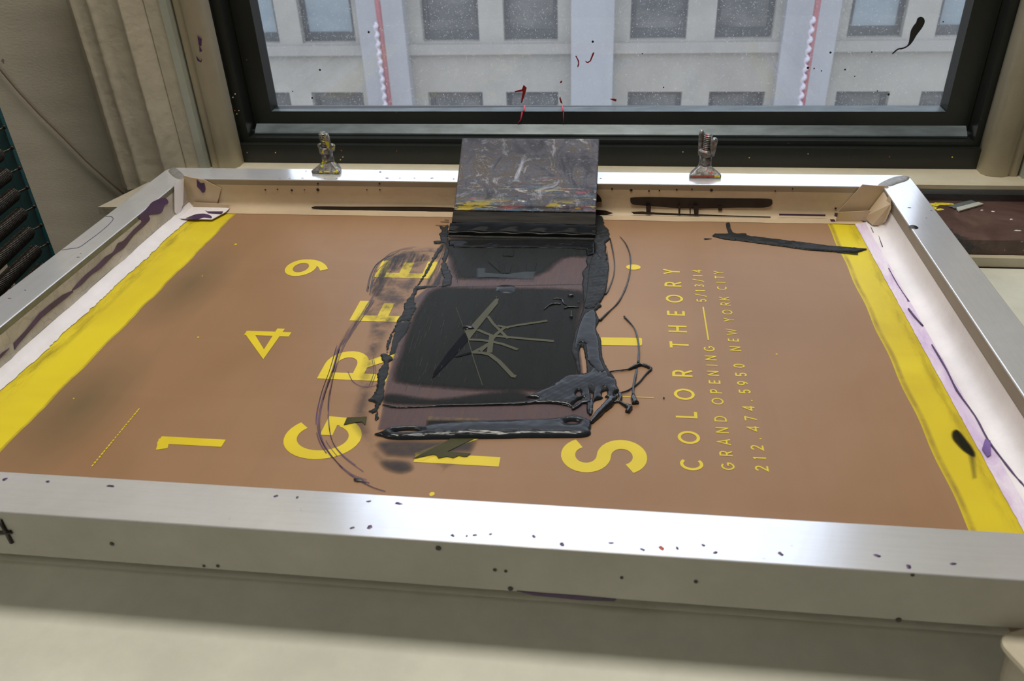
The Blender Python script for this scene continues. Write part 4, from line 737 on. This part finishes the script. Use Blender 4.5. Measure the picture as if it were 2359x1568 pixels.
# smears around the letters at left
F('ink_smear', K6([(700, 110), (760, 60), (860, 35), (1010, 30), (960, 120), (900, 240), (860, 330), (800, 400), (760, 480), (700, 600), (660, 700), (600, 690), (560, 700), (590, 560), (600, 470), (560, 440), (610, 340), (600, 280), (640, 180)]), 'film_swirl', .008, .0008, .0015)
F('ink_smear', K6([(700, 110), (770, 70), (860, 60), (960, 70), (960, 110), (840, 130), (720, 200), (640, 300), (600, 300), (620, 200)]), 'film_streak', .004, .00085, .001)
F('ink_smear', K6([(640, 200), (720, 180), (740, 220), (690, 300), (640, 330), (610, 330)]), 'film_streak', .006, .0009, .001)
F('ink_smear', K6([(600, 350), (640, 350), (590, 420), (560, 450), (500, 560), (430, 640), (380, 720), (420, 600), (500, 480)]), 'film_streak', .003, .0009, .001)
F('ink_smear', K6([(560, 700), (650, 690), (640, 880), (610, 1060), (640, 1160), (700, 1280), (860, 1330), (870, 1380), (800, 1400), (700, 1370), (620, 1300), (540, 1180), (480, 1080), (520, 900)]), 'film_swirl', .012, .0007, .0015)
F('ink_smear', K77([(290, 930), (420, 880), (700, 900), (770, 1000), (720, 1060), (600, 1095), (480, 1080), (350, 1030)]), 'film_dust', .006, .0009, .0012)
F('ink_smear', K77([(290, 640), (1240, 635), (1560, 635), (1580, 680), (1500, 820), (1350, 820), (740, 890), (500, 880), (350, 850)]), 'film_dust', .006, .0008, .0015)
F('ink_smear', K77([(960, 940), (1340, 950), (1200, 1000), (1000, 1180), (990, 1170), (1120, 1010)]), 'film_dust', .008, .0008, .0015)
pd = Z2(K77([(735, 890), (1240, 625), (1540, 625), (1180, 800), (1490, 820), (1440, 862), (1400, 865), (1330, 850), (1260, 882), (1180, 862), (1070, 885), (1040, 845), (1000, 835), (930, 850), (800, 880)]))
patch('ink_filled_stencil', pd, ZM+.0011, 'stencil_dark', ip, .0001)
patch('ink_filled_stencil', Z2(K6([(470, 1055), (590, 1050), (580, 1100), (560, 1080), (520, 1085), (450, 1100)])), ZM+.0011, 'stencil_dark', ip, .0001)
def smear_lines(l, n, spread, r, m='black_dry', brk=.25):
    mb = MB(); base = cat_rom(l, 5, False)
    for k in range(n):
        o1, o2 = random.gauss(0, spread), random.gauss(0, spread); on = True; seg = []
        for (x, y) in base:
            if random.random() < brk/3: on = not on
            if on: seg.append((x+o1, y+o2))
            if (not on or (x, y) == base[-1]) and len(seg) > 2:
                flat_ribbon(mb, Z2(seg), r*random.uniform(.5, 1.2), ZM+.0010); seg = []
            elif not on: seg = []
    o = mb.build('ink_streaks', m, ip); o['kind'] = 'stuff'; return o
smear_lines(K6([(420, 620), (380, 760), (330, 900), (300, 1050), (320, 1180), (400, 1300), (500, 1390), (600, 1430)]), 6, 4, .0006, 'film_line' if 'film_line' in M else 'purple')
smear_lines(K6([(620, 340), (540, 460), (450, 600), (390, 760), (360, 900), (350, 1020), (370, 1180), (440, 1280), (560, 1370)]), 5, 5, .0005, 'purple')
smear_lines(K6([(470, 780), (500, 840), (560, 870), (640, 860), (660, 800)]), 3, 2, .0007, 'purple'); smear_lines(K6([(605, 460), (600, 560), (620, 700), (630, 780), (600, 860)]), 2, 2, .0006, 'black_dry')
smear_lines(K6([(700, 110), (760, 60), (860, 35), (1000, 35)]), 5, 4, .0007); smear_lines(K6([(600, 290), (620, 200), (660, 130), (730, 90)]), 6, 5, .0008); smear_lines(K6([(520, 1420), (620, 1470), (700, 1495)]), 2, 1, .0006, 'purple')
smear_lines([(1015, 662), (1100, 660), (1200, 658), (1350, 655)], 2, .6, .0006); smear_lines([(1050, 606), (1060, 612), (1055, 650)], 3, 3, .0006, 'ink_skin', .6)
# drops
def drop(x, y, r, q=.6, h=.0018, m='ink_gloss', ang=0): p = atz(x, y); spot(p.x, p.y, r, r*q, ZM+.0012, 'ink_drop', m, ip, h, .2, ang, 16)
for a in ((1165, 668, .0115, .75, .0012, 'ink'), (1315, 684, .0032, .7, .002), (1316, 733, .002, 1, .002), (1080, 758, .006, .5, .002), (1144, 688, .002, .6, .001), (1333, 699, .001, 1, .001), (825, 1107, .0040, .45, .0005, 'black_dry'), (1529, 919, .0009, 1, .0006)): drop(*a)
def strand(l, r, m='ink_gloss', z=.0016): P = cat_rom([tuple(atz(x, y, ZM+z)) for x, y in l], 4, False); rs = np.interp(np.linspace(0, 1, len(P)), np.linspace(0, 1, len(r)), r); return MB().tube(P, [float(v)*.72*random.uniform(.85, 1.15) for v in rs], 8).build('ink_strand', m, ip, True)
strand([(1253, 713), (1265, 703), (1280, 699), (1292, 700)], [.0007, .0014, .0009]); strand([(1274, 688), (1285, 687), (1295, 690), (1298, 698), (1305, 702)], [.0006, .0012, .0007]); strand([(1300, 710), (1312, 707), (1334, 708)], [.0012, .0014, .0004]); strand([(1316, 712), (1316, 728)], [.0005, .0004])
strand(K7([(1150, 25), (1165, 90), (1178, 180), (1170, 260), (1140, 340), (1120, 370)]), [.0012, .0008, .0012]); strand(K7([(1210, 10), (1250, 60), (1275, 130), (1275, 220), (1250, 320), (1200, 420), (1130, 490), (1085, 535)]), [.0003, .0010, .0008, .0012, .0010, .0018])
strand(K7([(1130, 100), (1140, 210), (1125, 330)]), [.0004, .0010, .0003])
strand(K7([(1238, 510), (1300, 580), (1322, 650), (1330, 720), (1325, 800)]), [.0014, .0008, .0014, .0010, .0016])
strand(K88([(1310, 240), (1450, 215), (1600, 200), (1700, 160), (1800, 125), (1900, 150), (1965, 190)]), [.0012, .0009, .0010, .0024, .0024, .0022, .0018]); strand(K88([(1965, 190), (1880, 270), (1780, 390), (1690, 460), (1600, 520), (1490, 550)]), [.0016, .0010, .0012, .0010, .0008]); strand(K88([(1745, 180), (1720, 320), (1695, 450), (1690, 560), (1700, 640), (1725, 710)]), [.0010, .0018, .0014, .0018, .0036, .0040])
strand(K88([(1045, 1000), (1120, 920), (1200, 830), (1300, 740), (1370, 660)]), [.0022, .0035, .0045, .0048, .0055]); strand(K88([(1380, 695), (1470, 680), (1540, 720), (1600, 750), (1640, 770), (1600, 840)]), [.0010, .0014, .0018, .0030, .0034, .0026]); strand(K88([(1480, 560), (1500, 620), (1480, 680)]), [.0022, .0024, .0016])
strand(K88([(770, 800), (860, 750), (920, 700), (1000, 690), (1040, 680)]), [.0014, .0018, .0020, .0018]); strand(K88([(1060, 640), (1055, 760), (1055, 810), (1045, 880)]), [.0010, .0012, .0026, .0016])
# smear at the back right
sm = thing('ink_smear', 'dark ink smear across the upper right of the screen reaching the yellow band', 'ink', (.8, .5, ZM))
K5 = lambda l: [(1350+x/2.338, 280+y/2.338) for x, y in l]
def on(o_, par): 
    o_.parent = par; o_.matrix_parent_inverse = Matrix.Translation(par.location).inverted(); return o_
on(T('ink_slab', K5([(680, 620), (690, 608), (760, 608), (790, 600), (810, 608), (860, 606), (870, 618), (1000, 635), (1150, 652), (1300, 672), (1400, 680), (1520, 690), (1460, 708), (1350, 706), (1200, 696), (1000, 668), (850, 648), (740, 636)]), .0012, .003, 'ink_skin', .0009, .3, 300, 0, .0003), sm)
on(T('ink_slab', K5([(752, 552), (775, 550), (778, 575), (790, 600), (785, 608), (765, 600)]), .0012, .003, 'ink_skin', .0007, .3, 300, 2), sm)
on(T('ink_ridge', K5([(1340, 702), (1465, 714), (1464, 720), (1350, 708)]), .0004, .001, 'ink_skin', .0006, 0, 1, 0), sm); on(T('ink_ridge', K5([(632, 632), (690, 634), (640, 638)]), .0004, .001, 'ink_skin', .0006, 0, 1, 0), sm)
# ================================================================== SQUEEGEE
sq = thing('squeegee', 'paint-stained metal squeegee with black inky blade, leaning back on the frame rail', 'squeegee', (.48, .53, ZM))
def yz(py, Y, x=1205): p = aty(x, py, Y); return (Y, p.z)
A_ = yz(318, .632); B_ = yz(474, .5545); B2 = yz(486, .5500); C_ = yz(489, .5475); D_ = yz(515, .5345); E_ = yz(541, .5165); T_ = (atz(1200, 551).y, ZM+.0013)
#print('SQ', A_, B_, C_, D_, E_, T_)
xl0, xl1 = .3965, .5668
def prof_solid(name, prof, m, bev=0, x0=xl0, x1=xl1, smooth=False): return MB().prism([(x0, y, z) for y, z in prof], (x1-x0, 0, 0)).build(name, m, sq, smooth, bev)
dx, dz = A_[0]-B_[0], A_[1]-B_[1]; L__ = math.hypot(dx, dz); nx_, nz_ = dz/L__, -dx/L__     # underside normal
th = .0053
up = [A_]; 
for t in (.2, .45, .7, .85): up.append((A_[0]-dx*t, A_[1]-dz*t+ -.0012*math.sin(math.pi*t)))
up.append(B_)
und = [(B2[0]+nx_*th, B2[1]+nz_*th), (A_[0]+nx_*th, A_[1]+nz_*th)]
hd = prof_solid('handle', up+[(B_[0]-.0012, B_[1]-.003), B2]+und, 'squeegee', .0016)
cl = prof_solid('blade_clamp', [(C_[0]+.001, C_[1]), D_, (D_[0]+nx_*.007, D_[1]+nz_*.007), (C_[0]+nx_*.008, C_[1]+nz_*.008)], 'squeegee_low', .0006, xl0-.0004, xl1+.0002)
bl_ = prof_solid('blade', [(D_[0]+nx_*.0005, D_[1]+nz_*.0005), E_, (E_[0]-.001, E_[1]-.0018), (T_[0], T_[1]), (T_[0]+.0052, T_[1]), (D_[0]+nx_*.0062, D_[1]+nz_*.0062)], 'rubber', .0004, xl0-.0016, xl1+.0010)
# wavy coat of ink over the blade
vs = []; n = 70; pr = []
for i in range(n+1):
    t = i/n; x = xl0-.0014+(xl1-xl0+.0022)*t; wv = .12*math.sin(t*9+1)+.08*math.sin(t*23)+(.25 if t > .93 or t < .03 else 0)
    for k, s_ in enumerate((0, .15, .4, .7, .93, 1.0)):
        s2 = s_ if s_ > .1 else s_-.10+wv*.4; y = D_[0]+(E_[0]-D_[0])*s2; z = D_[1]+(E_[1]-D_[1])*s2; hh = (0.0001, .0014, .0016, .0012, .0013, .0002)[k]*(1+.25*math.sin(t*31+k))
        vs.append((x, y-nx_*hh, z-nz_*hh))
obj('ink_coating', vs, [(i*6+k, i*6+k+1, (i+1)*6+k+1, (i+1)*6+k) for i in range(n) for k in range(5)], 'rubber', sq, True)
# ================================================================== HINGE CLAMPS
def hinge_clamp(label, px0, px1, py, m, edge, seed, yaw, lean, wing):
    random.seed(seed); c = atz((px0+px1)/2, py, 0); wdt = (atz(px1, py, 0)-atz(px0, py, 0)).length
    t = thing('hinge_clamp', label, 'clamp', (c.x, c.y, 0), 'clamps on the back rail'); h = wdt/2; pz = .0040
    R_ = Matrix.Rotation(yaw, 3, 'Z'); o_ = Vector((c.x, c.y, .0001)); P3 = lambda x, y, z: o_+R_ @ Vector((x, y, z))
    foot = [(-h, 0), (h, 0), (h, .005), (h*.80, .017), (h*.45, .026), (-h*.55, .026), (-h*.86, .014), (-h, .005)]
    MB().prism([P3(x, y, 0) for x, y in foot], (0, 0, pz)).build('base_plate', m, t, False, .0007)
    # sloping shoulders
    sl = MB(); ring = [P3(x*.94, y+.001, pz-.0002) for x, y in foot]; top = [P3(x*.34, .014+(y-.013)*.38, pz+.0085) for x, y in foot]; n = len(foot)
    sl.add(ring+top, [(i, (i+1) % n, n+(i+1) % n, n+i) for i in range(n)]+[tuple(n+i for i in range(n))]); sl.build('shoulder', m, t, False, .0006)
    MB().prism([P3(-.0011, .0015, pz), P3(-.0011, .013, pz+.0105), P3(-.0011, .015, pz)], R_ @ Vector((.0022, 0, 0))).build('rib', m, t, False, .0004)
    ax = Vector((lean[0], lean[1], 1)).normalized(); b0 = P3(0, .0155, pz+.005)
    bar = MB(); r0 = .0078; bar.tube([b0, b0+ax*.014], [r0, r0*.93], 16); bar.build('socket', m, t, True)
    L = .0405; nut0 = b0+ax*.0138; mbn = MB(); mbn.tube([nut0, nut0+ax*.0015, nut0+ax*.0065, nut0+ax*.0085], [r0*1.08, r0*1.22, r0*1.22, r0*1.0], 8); mbn.build('nut', m, t, False, .0004)
    pts = []; rs = []
    for i in range(0, 120): s_ = i/119; pts.append(b0+ax*(.014+(L-.014)*s_)); rs.append(.0047+.0006*math.sin(s_*2*math.pi*12) if s_ < .97 else .0043)
    MB().tube(pts, rs, 14).build('threaded_bolt', m, t, True)
    for a, ln, w_ in wing:
        d = Vector((math.cos(a), math.sin(a), 0)); s0 = nut0+ax*.003+d*.0082; e0 = s0+ax*ln+d*.0016; sd = d.cross(ax).normalized()
        MB().tube([s0-ax*.001, s0+ax*ln*.4+d*.0004, s0+ax*ln*.8+d*.001, e0], [.0030, w_, w_*1.05, w_*.6], 8).build('wing', m, t, True)
    # crust of dried paint on the front edge of the plate
    for (a, b_, z0_, z1_, mm) in edge:
        MB().prism([P3(-h+2*h*a, -.0003, z0_), P3(-h+2*h*b_, -.0003, z0_), P3(-h+2*h*(b_-.02), -.0004, z1_), P3(-h+2*h*(a+.02), -.0004, z1_)], R_ @ Vector((0, .0008, 0))).build('paint_crust', mm, t)
    return t
hinge_clamp('metal clamp bolt with yellow paint crust, left on the back rail', 717, 783, 401, 'clamp_y', [(.28, .40, .0016, .0041, 'ypaint'), (.45, .68, .0026, .0041, 'ypaint'), (.75, .95, .0026, .0041, 'ypaint')], 3, -.06, (-.05, -.03), [(math.radians(-38), .024, .0036), (math.radians(150), .008, .0040), (math.radians(12), .008, .0036)])
hinge_clamp('metal clamp bolt with wing nut and red paint edge, right on the back rail', 1588, 1661, 411, 'clamp_r', [(.04, .80, .0018, .0036, 'rpaint'), (.78, .98, .0014, .0036, 'ypaint')], 4, .02, (.02, -.02), [(math.radians(-40), .021, .0040), (math.radians(140), .027, .0034)])
# ================================================================== RAZOR BLADE
rb = thing('razor_blade', 'single edge steel razor blade lying on the maroon ledge', 'blade', tuple(atz(2225, 475, LZ)))
K3 = lambda l: [(1850+x/4.635, 380+y/4.635) for x, y in l]
MB().prism([atz(x, y, LZ+.0012) for x, y in K3([(1545, 438), (1800, 374), (1850, 402), (1625, 465), (1605, 462), (1600, 455)])], (0, 0, .0004)).build('blade', 'razor', rb)
MB().prism([atz(x, y, LZ+.0006) for x, y in K3([(1635, 465), (1870, 407), (1925, 428), (1665, 502), (1640, 485)])], (0, 0, .0020)).build('spine', 'razor_spine', rb, False, .0003)
MB().prism([atz(x, y, LZ+.00165) for x, y in K3([(1703, 428), (1712, 424), (1748, 436), (1740, 441)])], (0, 0, .0001)).build('slot', 'black_dry', rb)
# ================================================================== DRYING RACK
dr = thing('drying_rack', 'teal metal print drying rack with black coil springs beside the wall', 'rack', (-.25, .45, -.85))
RY = .52
e0, e1 = aty(0, 251, RY), aty(127.5, 584, RY); xr = (e0.x+e1.x)/2
zt, zb = .30, -.85
MB().box((xr-.0135, RY-.006, zb), (xr, RY+.0005, zt)).build('side_rail', 'teal', dr, False, .0006)
MB().box((xr-.030, RY+.010, zb), (xr-.0145, RY+.013, zt)).build('back_flange', 'teal', dr)
MB().box((xr-.0140, RY-.004, zb), (xr-.0125, RY+.013, zt)).build('web', 'teal', dr)
MB().box((xr-.105, RY+.034, zb), (xr-.036, RY+.037, zt)).build('rear_panel', 'teal', dr)
hooks = [(21, 342), (40, 390), (57, 434), (74, 478), (89, 519), (106, 561)]
hz = [aty(x, y, RY-.004) for x, y in hooks]; dzh = np.mean(np.diff([h.z for h in hz])); xh = float(np.mean([h.x for h in hz]))
farp = aty(0, 659, RY-.13); hk = hz[-1]; dirv = (farp-aty(92, 566, RY-.012)).normalized()
first = None
for k in range(-2, 8):
    z = hz[0].z+dzh*k
    st_ = Vector((xh-.0045, RY-.0130, z-.001)); ln = .21; a = dirv.orthogonal().normalized(); b = dirv.cross(a); pts = []; turns = 58; nn = turns*9; R0 = .0076
    if first is None:
        for i in range(nn+1):
            s_ = i/nn; rr_ = R0*min(1, s_*20+.45); pts.append(dirv*(s_*ln+.006)+(a*math.cos(s_*turns*2*math.pi)+b*math.sin(s_*turns*2*math.pi))*rr_)
        mbs = MB().tube(pts, .00125, 5); sprg = mbs.build('spring', 'spring', dr, True); sprg.matrix_parent_inverse = Matrix(); first = sprg
        hkm = MB().tube([Vector((.010, .007, .003)), Vector((.006, .001, .001)), dirv*.003, dirv*.008], .0013, 6); hkm.tube([Vector((.0100, .0074, .003)), Vector((.0100, .0050, .003))], .0026, 8); hko = hkm.build('hook', 'spring', sprg, True); hko.matrix_parent_inverse = Matrix()
        sprg.location = st_-dr.location
    else:
        s2 = first.copy(); COL.objects.link(s2); s2.parent = dr; s2.location = st_-dr.location
        h2 = hko.copy(); COL.objects.link(h2); h2.parent = s2
for k in range(4):
    z = -.115-.022*k; MB().tube([(xr-.30, RY-.06, z-.004), (xr-.02, RY-.018, z)], .0022, 6).build('shelf_wire', 'steel_dark', dr, True)
# ================================================================== TUB bottom right
tp = atz(2310, 1472, -.045); 
tbk = thing('plastic_tub', 'stained white plastic tub with cream lid at the lower right corner of the table', 'tub', (tp.x+.03, tp.y-.03, TZ))
q0 = atz(2302, 1468, -.040); dA = atz(2359, 1450, -.040)-q0; dB = atz(2359, 1532, -.040)-q0
ux = dA.normalized(); uy = Vector((-ux.y, ux.x, 0)); uy = uy if uy.dot(dB) > 0 else -uy; cen = q0+(ux+uy)*.0340
def sqring(r, z, cr_=.35, n=6):
    out = []
    for k in range(4):
        for i in range(n+1):
            a = math.radians(90*k+90*i/n); cx, cy = r*(1-cr_)*(1 if k in (0, 3) else -1), r*(1-cr_)*(1 if k < 2 else -1)
            v = cen+ux*(cx+r*cr_*math.cos(a))+uy*(cy+r*cr_*math.sin(a)); out.append(Vector((v.x, v.y, z)))
    return out
def loft(rings, name, m, parent, cap=True):
    n = len(rings[0]); mb = MB(); mb.v = [v for r in rings for v in r]; mb.f = [(j*n+i, j*n+(i+1) % n, (j+1)*n+(i+1) % n, (j+1)*n+i) for j in range(len(rings)-1) for i in range(n)]
    if cap: mb.f += [tuple(range(n))[::-1], tuple((len(rings)-1)*n+i for i in range(n))]
    return mb.build(name, m, parent, False, 0)
loft([sqring(.030, TZ+.0003), sqring(.032, TZ+.01), sqring(.0335, -.046)], 'body', 'plastic', tbk)
ld = loft([sqring(.0345, -.0458, .25), sqring(.0355, -.044, .25), sqring(.0355, -.041, .25), sqring(.0345, -.040, .25), sqring(.030, -.0402, .2)], 'lid', 'lid', tbk)
# ceiling light housing and one added for the fill lamp (above, outside the view)
for (x, y, sx, sy, w_) in ((.45, .36, .9, .28, 'ceiling light fitting nearest the window'), (-.9, -1.2, 1.2, .4, 'added fitting of the fill lamp behind the worktable')):
    t = thing('ceiling_or_fill_light', w_, 'light', (x, y, 1.72)); MB().box((x-sx/2-.03, y-sy/2-.03, 1.67), (x+sx/2+.03, y+sy/2+.03, 1.7198)).build('housing', 'lid', t)
